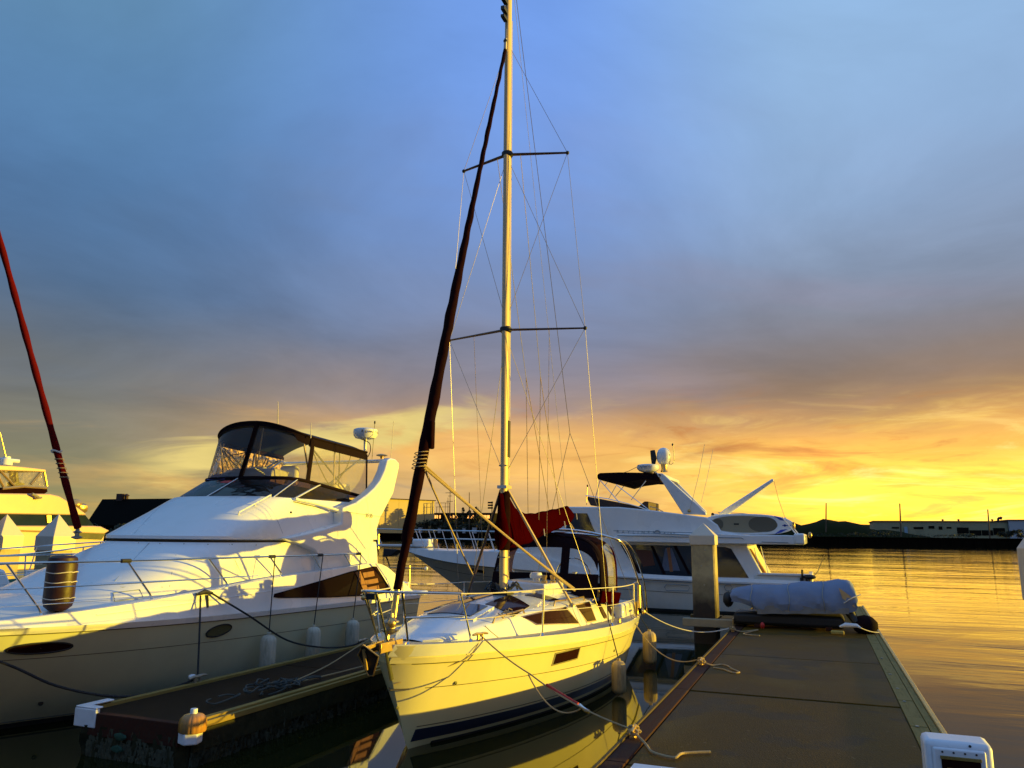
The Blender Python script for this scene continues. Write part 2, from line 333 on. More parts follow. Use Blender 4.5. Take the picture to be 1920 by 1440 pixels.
def sinterp(x, pts):      # smooth (Catmull-Rom) interpolation
    if x <= pts[0][0]: return pts[0][1]
    if x >= pts[-1][0]: return pts[-1][1]
    for i in range(len(pts)-1):
        if x <= pts[i+1][0]:
            x0, y0 = pts[i]; x1, y1 = pts[i+1]
            m0 = (y1-pts[i-1][1])/(x1-pts[i-1][0]) if i else (y1-y0)/(x1-x0)
            m1 = (pts[i+2][1]-y0)/(pts[i+2][0]-x0) if i+2 < len(pts) else (y1-y0)/(x1-x0)
            h = x1-x0; q = (x-x0)/h
            return (2*q**3-3*q*q+1)*y0+(q**3-2*q*q+q)*h*m0+(-2*q**3+3*q*q)*y1+(q**3-q*q)*h*m1
def sag(a, b, d, n=14):
    a = Vector(a); b = Vector(b)
    return [a.lerp(b, i/n)-Vector((0, 0, d*4*(i/n)*(1-i/n))) for i in range(n+1)]
def curve(pts, n=6):
    pts = [Vector(p) for p in pts]; out = []
    for i in range(len(pts)-1):
        p0 = pts[max(0, i-1)]; p1 = pts[i]; p2 = pts[i+1]; p3 = pts[min(len(pts)-1, i+2)]
        for k in range(n):
            q = k/n
            out.append(.5*((2*p1)+(p2-p0)*q+(2*p0-5*p1+4*p2-p3)*q*q+(3*p1-p0-3*p2+p3)*q**3))
    return out+[pts[-1]]
def text(parent, name, body, m, origin, xdir, updir, size, spacing=1., ext=.002):
    c = bpy.data.curves.new(name, 'FONT'); c.body = body; c.size = size; c.space_character = spacing; c.extrude = ext; c.align_x = 'CENTER'; c.align_y = 'CENTER'
    o = bpy.data.objects.new(name, c); COL.objects.link(o)
    bpy.context.view_layer.update()
    me = bpy.data.meshes.new_from_object(o.evaluated_get(bpy.context.evaluated_depsgraph_get()))
    bpy.data.objects.remove(o)
    xd = Vector(xdir).normalized(); ud = Vector(updir).normalized(); nd = xd.cross(ud).normalized(); ud = nd.cross(xd)
    off = THING_LOC.get(root_of(parent).name, Vector())
    p = Vector(origin)-off
    me.transform(Matrix(((xd.x, ud.x, nd.x, p.x), (xd.y, ud.y, nd.y, p.y), (xd.z, ud.z, nd.z, p.z), (0, 0, 0, 1))))
    me.materials.clear(); me.materials.append(m)
    t_ = bpy.data.objects.new(name, me); COL.objects.link(t_); t_.parent = parent; return t_

# ------------------------------------------------------------------ water
def make_water():
    m = bpy.data.materials.new('harbour_water'); m.use_nodes = True; t_ = m.node_tree; b = t_.nodes['Principled BSDF']
    b.inputs['Base Color'].default_value = (.012, .014, .003, 1); b.inputs['Roughness'].default_value = .03; b.inputs['IOR'].default_value = 1.33; b.inputs['Specular Tint'].default_value = (1, .97, .72, 1)  # specular tint puts extra gold into the sky reflections
    g = t_.nodes.new('ShaderNodeNewGeometry'); sp = t_.nodes.new('ShaderNodeSeparateXYZ'); t_.links.new(g.outputs['Position'], sp.inputs[0])
    def mr(src, a, bb, c, d):
        n = t_.nodes.new('ShaderNodeMapRange'); n.interpolation_type = 'SMOOTHSTEP'; t_.links.new(src, n.inputs[0])
        for i, v in enumerate((a, bb, c, d)): n.inputs[i+1].default_value = v
        return n.outputs[0]
    def mt(op, a, bb):
        n = t_.nodes.new('ShaderNodeMath'); n.operation = op
        for i, v in enumerate((a, bb)):
            if isinstance(v, (int, float)): n.inputs[i].default_value = v
            else: t_.links.new(v, n.inputs[i])
        return n.outputs[0]
    # the slips are sheltered, the channel is open to the breeze
    open_x = mr(sp.outputs[0], .5, 6., 0., 1.); open_y = mr(sp.outputs[1], 18., 30., 0., 1.)
    op = mt('MAXIMUM', open_x, open_y)
    def noise(sc, rot, scale, detail, dist=.4):
        mp = t_.nodes.new('ShaderNodeMapping'); mp.inputs['Scale'].default_value = sc; mp.inputs['Rotation'].default_value = (0, 0, rot)
        t_.links.new(g.outputs['Position'], mp.inputs[0])
        n = t_.nodes.new('ShaderNodeTexNoise'); n.inputs['Scale'].default_value = scale; n.inputs['Detail'].default_value = detail; n.inputs['Distortion'].default_value = dist
        t_.links.new(mp.outputs[0], n.inputs['Vector']); return n.outputs[0]
    big = noise((.35, 1, 1), -.25, .55, 3); mid = noise((.45, 1, 1), -.3, 1.9, 3); fine = noise((.6, 1, 1), -.1, 6., 2); patch = noise((.4, 1, 1), -.2, .06, 3); swell = noise((.16, 1, 1), -.28, .22, 4, 1.2)
    h = mt('ADD', mt('ADD', mt('MULTIPLY', swell, .085), mt('MULTIPLY', big, .026)), mt('ADD', mt('MULTIPLY', mid, .013), mt('MULTIPLY', fine, .003)))
    amp = mt('MULTIPLY', mt('ADD', mt('MULTIPLY', op, .97), .03), mr(patch, .35, .65, .45, 1.15))
    h = mt('MULTIPLY', h, amp)
    bp = t_.nodes.new('ShaderNodeBump'); bp.inputs['Strength'].default_value = 1.; bp.inputs['Distance'].default_value = 1.
    t_.links.new(h, bp.inputs['Height']); t_.links.new(bp.outputs[0], b.inputs['Normal'])
    return m
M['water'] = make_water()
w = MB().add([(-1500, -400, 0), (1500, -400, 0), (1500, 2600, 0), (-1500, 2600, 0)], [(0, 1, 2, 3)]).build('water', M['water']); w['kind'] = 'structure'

# ------------------------------------------------------------------ far shores
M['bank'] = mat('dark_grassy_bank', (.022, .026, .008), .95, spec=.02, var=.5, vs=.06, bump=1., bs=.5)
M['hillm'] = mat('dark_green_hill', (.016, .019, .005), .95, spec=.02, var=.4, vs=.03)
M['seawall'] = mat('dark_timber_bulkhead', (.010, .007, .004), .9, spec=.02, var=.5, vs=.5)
M['wall1'] = mat('yellow_metal_cladding', (.60, .44, .17), .6, var=.05, vs=.05)
M['wall2'] = mat('pale_warehouse_wall', (.36, .32, .18), .8, var=.15, vs=.15, dirt=(.2, .18, .1), dirt_amt=.5, dirt_scale=.2)
M['wall3'] = mat('blue_grey_shed_wall', (.42, .44, .46), .8, var=.1, vs=.1)
M['roofd'] = mat('dark_brown_roof', (.05, .025, .018), .8, var=.2, vs=.2)
M['opening'] = mat('dark_opening', (.012, .010, .007), .8, spec=.05, var=.2)
M['peach'] = mat('peach_gelcoat', (.46, .31, .25), .4, var=.05)
M['polew'] = mat('weathered_wood_pole', (.12, .08, .045), .9, var=.2)
M['leaf'] = mat('dark_conifer_foliage', (.020, .028, .012), .95, var=.5, vs=.6)
M['leaf2'] = mat('dark_shrub_foliage', (.030, .036, .018), .95, var=.5, vs=1.)
M['lit'] = bpy.data.materials.new('lit_window'); M['lit'].use_nodes = True
_b = M['lit'].node_tree.nodes['Principled BSDF']; _b.inputs['Emission Color'].default_value = (1, .42, .08, 1); _b.inputs['Emission Strength'].default_value = 1.3; _b.inputs['Base Color'].default_value = (.3, .2, .1, 1)

def shore():
    rows = []
    xs = [-1400+i*25 for i in range(113)]
    for j, y in enumerate((312, 312.4, 330, 360, 420, 520, 700, 1000, 1400)):
        row = []
        for x in xs:
            z = (0, 2.9, 3.1, 3.4, 4, 5, 6, 7, 7)[j]
            row.append((x, y+ .02*x*0, z if j != 0 else -1))
        rows.append(row)
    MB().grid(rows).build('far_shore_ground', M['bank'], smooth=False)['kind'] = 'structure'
    # hills: a ridge near the right-hand shore and a far line behind
    rows = []
    for j in range(13):
        y = 322+j*6; q = math.sin(math.pi*min(1, (j)/11.))
        row = []
        for i in range(60):
            x = -120+i*2.9
            h = 7.0+.9*math.sin(x*.21)+.6*math.sin(x*.47+1)+.3*math.sin(x*1.3)
            env = interp(x, [(-120, .25), (-60, .6), (-20, 1), (8, 1), (26, .55), (40, .12), (55, 0)])
            row.append((x, y, 2.6+h*env*q**.6+random.uniform(-.1, .1)))
        rows.append(row)
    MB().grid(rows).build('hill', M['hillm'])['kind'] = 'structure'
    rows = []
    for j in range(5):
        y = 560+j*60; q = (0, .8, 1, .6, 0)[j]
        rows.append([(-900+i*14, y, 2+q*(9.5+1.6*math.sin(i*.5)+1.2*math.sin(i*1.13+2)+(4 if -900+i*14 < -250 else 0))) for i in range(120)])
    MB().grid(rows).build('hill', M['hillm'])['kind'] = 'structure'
shore()
def seawall(x0, x1, label):
    th = thing('sea_wall', label, 'sea wall', (x0, 309, 0))
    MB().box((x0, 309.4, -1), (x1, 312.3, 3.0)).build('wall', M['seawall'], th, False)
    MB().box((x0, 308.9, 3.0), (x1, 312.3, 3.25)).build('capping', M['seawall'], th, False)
    m = MB(); x = x0+1.2
    while x < x1:
        m.tube([(x, 309., -1), (x, 309., 2.7)], .22, 6); x += 3.4
    o = m.build('piling', M['seawall'], th); o['kind'] = 'stuff'
seawall(-40, 260, 'long dark timber bulkhead along the water below the right-hand warehouses')
seawall(-420, -100, 'black bulkhead along the far water below the yellow warehouse')

def boxhouse(name, label, pts, z0, z1, wm_, roofm, openings=(), cat='building', roofh=.35, lit=None):
    # pts: front-left and front-right ground corner plus depth vector
    a, b, dv = [Vector(p) for p in pts]
    th = thing(name, label, cat, (a.x, a.y, z0))
    u = (b-a).normalized(); L = (b-a).length; n = Vector((u.y, -u.x, 0))
    MB().prism([a+Vector((0, 0, z0)), b+Vector((0, 0, z0)), b+Vector((0, 0, z1)), a+Vector((0, 0, z1))], dv).build('wall', wm_, th, False)
    e = -n*(-.0)
    MB().prism([a+n*.35-u*.35+Vector((0, 0, z1+.01)), b+n*.35+u*.35+Vector((0, 0, z1+.01)), b+n*.35+u*.35+Vector((0, 0, z1+roofh)), a+n*.35-u*.35+Vector((0, 0, z1+roofh))], dv*1.02).build('roof', roofm, th, False)
    for (nm, s0, s1, h0, h1, mt_) in openings:
        p0 = a+u*s0; p1 = a+u*s1
        MB().prism([p0+n*.12+Vector((0, 0, h0)), p1+n*.12+Vector((0, 0, h0)), p1+n*.12+Vector((0, 0, h1)), p0+n*.12+Vector((0, 0, h1))], -n*.3).build(nm, mt_, th, False)
    return th
# right-hand warehouses (Y about 350)
YB = 352.
def wx(px): return ony(px, 1000, YB).x
def wz(px, py): return ony(px, py, YB).z
ops = []
x0 = wx(1640)
for (a, b, ytop, ybot, nm) in ((1673, 1687, 988, 991, 'window'), (1714, 1732, 988, 992, 'window'), (1742, 1753, 986, 991, 'window'), (1761, 1768, 987, 993, 'door'), (1776, 1785, 988, 991, 'window'),
                               (1795, 1817, 989, 1000, 'garage_door'), (1818, 1840, 994, 1004, 'garage_door'), (1841, 1862, 994, 1004, 'garage_door'), (1863, 1885, 990, 1003, 'garage_door')):
    ops.append((nm, wx(a)-x0, wx(b)-x0, wz(a, ybot), wz(a, ytop), M['opening']))
wh = boxhouse('warehouse', 'long low khaki warehouse with dark garage doors on the far right shore', ((x0, YB, 0), (wx(1891), YB, 0), (0, 30, 0)), 2.9, wz(1800, 978.5), M['wall2'], M['roofd'], ops)
for px, nm in ((1772, 'roof_vent'), (1802, 'roof_vent'), (1866, 'roof_vent')):
    x = wx(px); zt = wz(px, 978)
    MB().lathe((x, YB+3, zt-.2), [(.25, 0), (.25, .7), (.5, .75), (.5, 1.0), (.1, 1.25)], 8).build(nm, M['roofd'], wh)
x = wx(1877); zt = wz(1877, 978)
MB().tube(curve([(x, YB+2, zt-.2), (x-.1, YB+2, zt+.9), (x+.5, YB+2, zt+1.5), (x+1.2, YB+2, zt+1.2)]), [.4]*7+[.45]*6+[.6]*6, 8).build('roof_duct', M['roofd'], wh)
MB().box((wx(1696), YB-.6, 4.6), (wx(1702), YB-.35, 7.6)).build('sign_panel', mat('blue_sign', (.3, .42, .5), .5), wh, False)
boxhouse('storage_shed', 'blue-grey shed at the end of the khaki warehouse behind the white pile cap', ((wx(1892), YB-1.5, 0), (wx(1990), YB-1.5, 0), (0, 30, 0)), 2.9, wz(1900, 976), M['wall3'], M['roofd'], [('garage_door', 26, 31, 3, 7, M['opening'])])
boxhouse('industrial_building', 'dim pale warehouse beyond the grassy hill on the right shore', ((wx(1700), 395, 0), (wx(1800), 395, 0), (0, 20, 0)), 4, 10.4, M['wall2'], M['roofd'])
def pole(px, ytop, ybot, Y, label, lean=0., arms=(), r=.14):
    b = ony(px, ybot, Y); tp = ony(px+lean, ytop, Y)
    th = thing('utility_pole', label, 'pole', (b.x, Y, max(b.z, 2.9)), 'poles on the far shore')
    MB().tube([(b.x, Y, 2.9), (tp.x, Y, tp.z)], [r*1.2, r*.8], 6).build('post', M['polew'], th)
    for ya, hw in arms:
        z = ony(px, ya, Y).z; MB().box((tp.x-hw, Y-.12, z-.1), (tp.x+hw, Y+.12, z+.1)).build('crossarm', M['polew'], th, False)
pole(1548, 943, 1000, 326, 'thin bare pole on the dark hill right of the paddleboard', 1, r=.28)
pole(1689, 944, 1000, 326, 'leaning thin pole in front of the left end of the khaki warehouse', -2, r=.28)
pole(1855, 955, 1000, 326, 'short leaning pole above the right part of the khaki warehouse roof', -3, r=.25)
# left: yellow warehouse whose wall faces the sun
wa = thing('warehouse', 'big plain yellow sunlit warehouse on the left far shore', 'building', (-164, 320, 3))
A_ = Vector((-164.2, 320, 0)); dv = Vector((-44, -70, 0)); bk = Vector((-60, 30, 0))
for k in range(9):
    p0 = A_+dv*(k/9)+Vector((0, 0, 0)); p1 = A_+dv*((k+1)/9)*1.0
    nn = Vector((.85, -.53, 0))*(.0 if k % 2 else .0)
    MB().prism([p0+dv*.0006+Vector((0, 0, 3)), p1-dv*.0006+Vector((0, 0, 3)), p1-dv*.0006+Vector((0, 0, 17.7)), p0+dv*.0006+Vector((0, 0, 17.7))], bk*.01).build('wall_panel', M['wall1'], wa, False)
MB().prism([A_+dv+bk*.012+Vector((0, 0, 3)), A_+bk*.012+Vector((0, 0, 3)), A_+bk*.012+Vector((0, 0, 17.6)), A_+dv+bk*.012+Vector((0, 0, 17.6))], bk).build('building_core', M['wall2'], wa, False)
MB().prism([A_+dv*1.005+Vector((.5, -.3, 17.7)), A_-dv*.005+Vector((.5, -.3, 17.7)), A_-dv*.005+Vector((.5, -.3, 18.1)), A_+dv*1.005+Vector((.5, -.3, 18.1))], bk).build('roof', M['roofd'], wa, False)
# dark long building with lit windows
Yh = 325
def hx(px): return ony(px, 975, Yh).x
x0 = hx(814)
ops = [('window', hx(a)-x0, hx(b)-x0, ony(a, 972, Yh).z, ony(a, 966, Yh).z, M['lit']) for a, b in ((815, 821), (823, 826), (843, 848), (849, 853), (854, 858), (876, 879), (882, 885), (886, 888), (906, 912), (913, 918))]
boxhouse('long_building', 'low dark building with small glowing orange windows behind the utility poles', ((x0, Yh, 0), (hx(925), Yh, 0), (0, 14, 0)), 2.9, ony(860, 963, Yh).z, M['opening'], M['roofd'], ops)
boxhouse('small_building', 'small dark gabled shed at the left end of the lit low building', ((hx(800), Yh-8, 0), (hx(818), Yh-8, 0), (0, 8, 0)), 2.9, 7.5, M['wall2'], M['roofd'], [('door', 2, 4.5, 3, 6, M['opening'])])
pole(844, 911, 985, 318, 'tall utility pole with four short crossarms left of the mast', 0, ((918, .9), (924, 2.2), (930, .9), (940, 1.6)), .17)
pole(853, 923, 985, 318, 'slim dark pole just right of the tall crossarm pole', 0, r=.15)
pole(880, 923, 985, 314, 'sunlit brown pole midway between the furled sail and mast', 0, r=.2)
pole(840, 933, 985, 322, 'short pole just left of the tall crossarm pole', 0, r=.14)
pole(796, 948, 985, 312.8, 'thin dark pole standing before the yellow warehouse', 0, r=.13)
# substation gantry
g = thing('substation_gantry', 'small steel gantry of thin bars beside the tall utility pole', 'gantry', (ony(820, 985, 320).x, 320, 3))
for px in (818, 823, 834, 842):
    b = ony(px, 985, 320); MB().tube([(b.x, 320, 2.9), (b.x, 320, ony(px, 943 if px > 820 else 950, 320).z)], .12, 5).build('post', M['polew'], g)
for py in (943, 950.5):
    a = ony(817, py, 320); b = ony(844, py, 320); MB().tube([a, b], .1, 5).build('beam', M['polew'], g)
# stacked sign boards on a post
g = thing('signboard_post', 'dark post with three stacked signboards against the grey sky', 'sign', (ony(921, 985, 318).x, 318, 3))
b = ony(922, 985, 318); MB().tube([(b.x, 318, 2.9), (b.x, 318, ony(922, 940, 318).z)], .2, 6).build('post', M['polew'], g)
for py in (942, 947, 952):
    a = ony(915, py, 318); c = ony(924.5, py, 318); MB().box((a.x, 317.7, a.z-.45), (c.x, 317.95, a.z+.25)).build('signboard', M['opening'], g, False)
# conifers and shrubs
def conifer(x, y, z, h, r, label, m=None, group='conifers by the yellow warehouse'):
    th = thing('conifer_tree', label, 'tree', (x, y, z), group)
    MB().tube([(x, y, z), (x, y, z+h*.9)], [.05*h, .01*h], 6).build('trunk', M['polew'], th)
    mb = MB(); rnd = random.Random(int(x*13+y))
    for i in range(420):
        q = rnd.random()**1.3; zz = z+h*(.05+.95*q); rr = r*(1-q)**.8*(.35+.65*rnd.random())*(1+.25*math.sin(q*22)); a = rnd.random()*6.283
        p = Vector((x+rr*math.cos(a), y+rr*math.sin(a), zz-.1*rr)); s_ = h*.045*(.6+rnd.random()*.8)
        d1 = Vector((rnd.uniform(-1, 1), rnd.uniform(-1, 1), rnd.uniform(-.4, .4))).normalized()*s_; d2 = Vector((rnd.uniform(-1, 1), rnd.uniform(-1, 1), rnd.uniform(-.2, .8))).normalized()*s_*.7
        mb.add([p-d1, p+d2, p+d1, p-d2], [(0, 1, 2, 3)])
    mb.build('crown', m or M['leaf'], th, False)
def bushy(x, y, z, rx, h, label, m, name='shrub', cat='shrub', group=None, n=500, ls=.12):
    th = thing(name, label, cat, (x, y, z), group)
    MB().tube([(x, y, z), (x+.05*rx, y, z+h*.6)], [.05*h, .02*h], 6).build('trunk', M['polew'], th)
    mb = MB(); rnd = random.Random(int(x*7+y*3))
    cl = [(rnd.uniform(-.7, .7)*rx, rnd.uniform(-.5, .5)*rx, rnd.uniform(.3, .85)*h, rnd.uniform(.25, .5)) for _ in range(9)]
    for i in range(n):
        c = rnd.choice(cl); v = Vector((rnd.gauss(0, 1), rnd.gauss(0, 1), rnd.gauss(0, 1))).normalized()*c[3]*rnd.random()**.4
        p = Vector((x+c[0]+v.x*rx, y+c[1]+v.y*rx, z+max(.02*h, c[2]+v.z*h*.5))); s_ = ls*h*(.5+rnd.random())
        d1 = Vector((rnd.uniform(-1, 1), rnd.uniform(-1, 1), rnd.uniform(-1, 1))).normalized()*s_; d2 = Vector((rnd.uniform(-1, 1), rnd.uniform(-1, 1), rnd.uniform(-1, 1))).normalized()*s_*.6
        mb.add([p-d1, p+d2, p+d1, p-d2], [(0, 1, 2, 3)])
    mb.build('crown', m, th, False)
for px, pt, rr, lb in ((706, 962, 4.5, 'round dark conifer nearest the yacht arch'), (723, 953, 2.6, 'slender pointed conifer second from the yacht arch'), (736, 957, 3, 'low pointed conifer between two taller ones'), (749, 951, 4.2, 'tallest dark conifer in front of the yellow warehouse'), (757, 958, 3.6, 'dark conifer at the right edge of the clump by the furled sail'), (693, 966, 5, 'dark conifer mostly behind the yacht arch')):
    b = ony(px, 993, 250); tp = ony(px, pt, 250)
    conifer(b.x, 314+rr, 3, (tp.z-2.5)*314/250-.3, rr*1.5, lb)
for i, (px, pt, lb) in enumerate(((768, 976, 'low dark bush under the yellow warehouse by the furled sail'), (790, 975, 'dark bush below the middle of the yellow warehouse'), (806, 970, 'dark bush at the right corner of the yellow warehouse'), (830, 977, 'dark shrub below the gantry'), (862, 978, 'wide dark shrub under the lit windows'), (900, 977, 'dark shrub left of the sign board post'), (932, 975, 'dark shrub just left of the mast'))):
    b = ony(px, 990, 313); tp = ony(px, pt, 313)
    bushy(b.x, 314, 2.9, 5.5, max(2, tp.z-3.0), lb, M['leaf2'], group='shrubs on the left far shore', n=260)
for px, pt, lb in ((1886, 993, 'dark round tree before the grey shed near the warehouse corner'), (1908, 992, 'dark tree right beside the white pile cap'), (1812, 1000, 'small dark bush before the garage doors')):
    b = ony(px, 1006, 330); tp = ony(px, pt, 330)
    bushy(b.x, 330, 3, 4, max(2.2, tp.z-3.), lb, M['leaf2'], 'tree', 'tree', 'trees by the khaki warehouse', 320)
for i, (px, pt) in enumerate(((1520, 996), (1556, 999), (1588, 995), (1617, 998), (1650, 994), (1672, 1000), (1722, 1001), (1768, 999))):
    b = ony(px, 1006, 316); tp = ony(px, pt, 316)
    bushy(b.x, 316, 3, 5, max(1.6, tp.z-3.2), ['low bush above the bulkhead under the tip of the yacht roof', 'low bush above the bulkhead just right of the first pole', 'rounded bush on the bulkhead below the hill top', 'small bush below the right flank of the hill', 'bush on the bulkhead left of the leaning pole', 'tiny bush left of the leaning pole foot', 'low bush below the small warehouse windows', 'low bush left of the garage doors'][i], M['leaf2'], group='bushes along the right bulkhead', n=220)
# small pale things on the far left quay
for i, (px, py, wd, ht, lb) in enumerate(((788, 985, 1.6, 2.2, 'pale box on the quay under the yellow warehouse'), (824, 979, .9, 2.0, 'narrow pale post box on the quay below the gantry'), (870, 984, 1., 2., 'small pale box on the quay left of the sunlit pole'), (890, 977, 1.8, 2.3, 'white box right of the sunlit pole on the quay'))):
    p = ony(px, py, 309.6); th = thing('quay_box', lb, 'box', (p.x, 309.6, 3.25))
    MB().box((p.x-wd/2, 309.1, 3.25), (p.x+wd/2, 310.2, 3.25+ht)).build('casing', M['wall3'], th, False); MB().box((p.x-wd/2-.1, 309, 3.25+ht), (p.x+wd/2+.1, 310.3, 3.4+ht)).build('lid', M['wall3'], th, False)
# boathouse silhouette at left with hedge
def boathouse():
    Y = 95.
    p = lambda x, y, Yq=Y: ony(x, y, Yq)
    x0 = p(160, 985).x; x1 = p(380, 985).x; ze = p(165, 984).z; zr = ony(192, 936, Y+7).z
    th = thing('boathouse', 'black-roofed boathouse in silhouette left of the yacht', 'building', (x0, Y, 0))
    MB().box((x0+1, Y+1, -.5), (x1-1, Y+13, ze)).build('wall', M['opening'], th, False)
    h = 4.2; r = MB()
    v = [(x0, Y, ze), (x1, Y, ze), (x1, Y+14, ze), (x0, Y+14, ze), (ony(192, 936, Y+7).x, Y+7, zr), (x1-h, Y+7, zr), (x0, Y, ze-.3), (x1, Y, ze-.3), (x1, Y+14, ze-.3), (x0, Y+14, ze-.3)]
    r.add(v, [(0, 1, 5, 4), (1, 2, 5), (2, 3, 4, 5), (3, 0, 4), (0, 6, 7, 1), (1, 7, 8, 2), (2, 8, 9, 3), (3, 9, 6, 0), (6, 9, 8, 7)])
    rf = r.build('roof', mat('black_roof', (.004, .004, .003), .95, spec=.02), th, False)
    cx = ony(229, 936, Y+7).x
    MB().box((cx-.9, Y+6.5, zr-.3), (cx+.4, Y+7.6, zr+.9)).build('chimney', M['roofd'], rf, False)
    MB().lathe((cx+1.0, Y+7, zr-.1), [(.3, 0), (.3, .6), (.5, .7), (.1, 1.)], 8).build('roof_vent', M['roofd'], rf)
    for i in range(6):
        px = 175+i*22; q = p(px, 1003)
        bushy(q.x, Y-3-.5*i, .6, 2.4, 2.2+.5*(i % 3), ['dark waterside shrub left of the boathouse door', 'low shrub under the boathouse roof corner', 'dark shrub under the black roof', 'speckled shrub before the boathouse', 'pale green shrub near the yacht bow slope', 'shrub touching the yacht outline'][i], M['leaf2'], group='shrubs before the boathouse', n=300)
    MB().box((x0-6, Y-7, .1), (x1+6, Y+.8, .62)).build('quay', M['seawall'], smooth=False)['kind'] = 'structure'
boathouse()

# ------------------------------------------------------------------ main dock
DZ = .5
def cleat(parent, x, y, z, m, s=1., rotz=0., name='cleat', wraps=None):
    mb = MB(); c, sn = math.cos(rotz), math.sin(rotz)
    P = lambda a, b, h: (x+(a*c-b*sn)*s, y+(a*sn+b*c)*s, z+h*s)
    mb.tube(curve([P(0, -.15, .075), P(0, -.08, .085), P(0, 0, .08), P(0, .08, .085), P(0, .15, .075)], 3), [.012*s, .016*s, .018*s, .02*s, .02*s, .02*s, .02*s, .02*s, .02*s, .018*s, .016*s, .014*s, .012*s], 8)
    for b in (-.045, .045): mb.tube([P(0, b, 0), P(0, b, .075)], .017*s, 8)
    mb.box((x-.03*s, y-.07*s, z), (x+.03*s, y+.07*s, z+.012))
    o = mb.build(name, m, parent)
    if wraps:
        r = MB(); pts = []
        for i in range(57):
            a = i/56*math.pi*6; k = i/56
            pts.append(P(.045*math.sin(a)*(1+.3*math.sin(a*.37)), .085*math.sin(a/2+.4)*(1 if i % 2 else .9), .035+.05*k+.02*math.cos(a)))
        r.tube(pts, .013*s, 6); w_ = r.build('rope_turns', wraps, o)
    return o
dock = thing('dock', 'wide brown concrete dock with dark timber edge running out from the camera', 'dock', (-.42, 5, 0))
DX0, DX1, DY0, DY1 = -1.96, 1.11, -2.0, 26.3
joints = [-2.0, 0.0, 3.64, 7.29, 10.95, 14.45, 18.0, 21.6, 25.0, 26.3]
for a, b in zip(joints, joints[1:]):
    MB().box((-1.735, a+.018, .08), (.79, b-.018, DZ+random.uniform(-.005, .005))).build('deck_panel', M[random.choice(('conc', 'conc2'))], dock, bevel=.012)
MB().box((-1.72, DY0, .02), (.78, DY1, .12)).build('float', M['float'], dock, False)
for a, b in zip(joints, joints[1:]):
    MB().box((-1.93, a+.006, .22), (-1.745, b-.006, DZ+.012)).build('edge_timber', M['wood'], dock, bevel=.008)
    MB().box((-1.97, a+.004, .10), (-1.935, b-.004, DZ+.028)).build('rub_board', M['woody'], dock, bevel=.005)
y = DY0; k = 0
while y < DY1-.2:
    l = (.98, .49, .98, 1.2)[k % 4]; e = min(DY1, y+l)
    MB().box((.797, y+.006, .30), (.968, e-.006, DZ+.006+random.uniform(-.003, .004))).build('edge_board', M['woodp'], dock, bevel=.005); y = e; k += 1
y = DY0
while y < DY1-.2:
    e = min(DY1, y+2.4)
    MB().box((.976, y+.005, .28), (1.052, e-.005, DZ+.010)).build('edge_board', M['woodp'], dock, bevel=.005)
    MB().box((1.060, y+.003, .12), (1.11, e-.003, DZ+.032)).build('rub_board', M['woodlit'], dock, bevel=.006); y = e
for yy in (9.9, 11.3, 12.2, 13.4, 15.1):
    MB().lathe((.86, yy, DZ+.008), [(.02, 0), (.022, .008), (.014, .012)], 8).build('bolt', M['galv'], dock)
for yy in (8.19, 13.06, 17.86):
    cleat(dock, -1.87, yy, DZ+.014, M['sunlit_metal'], 1.05, .1, wraps=M['rope'])
# rope tails lying on the deck beside the dock cleats
def rope(name, label, pts, r, m, group=None, cat='rope', n=7, sm=6):
    return tag(MB().tube(curve(pts, sm) if sm else pts, r, n).build(name, m), label, cat, group)
Z1 = DZ+.018
rope('rope_tail', 'short curled tan rope end on the deck near the bottom edge', [(-1.84, 8.12, Z1+.05), (-1.70, 7.95, Z1), (-1.60, 7.72, Z1), (-1.47, 7.62, Z1), (-1.36, 7.6, Z1), (-1.33, 7.68, Z1+.01), (-1.31, 7.78, Z1), (-1.22, 7.85, Z1), (-1.08, 7.93, Z1)], .012, M['rope'])
rope('rope_tail', 'looped tan rope lying by the middle dock cleat', [(-1.84, 13.0, Z1+.05), (-1.7, 13.05, Z1), (-1.58, 13.2, Z1), (-1.47, 13.1, Z1), (-1.38, 12.85, Z1), (-1.25, 12.6, Z1), (-1.33, 12.5, Z1), (-1.5, 12.75, Z1), (-1.66, 12.85, Z1)], .012, M['rope'])
rope('rope_tail', 'forked tan rope end by the cleat at the white-capped piling', [(-1.86, 17.8, Z1+.05), (-1.7, 17.9, Z1), (-1.5, 18.2, Z1), (-1.38, 18.3, Z1+.01), (-1.5, 18.0, Z1), (-1.62, 17.5, Z1), (-1.5, 17.4, Z1), (-1.28, 17.35, Z1)], .013, M['rope'])

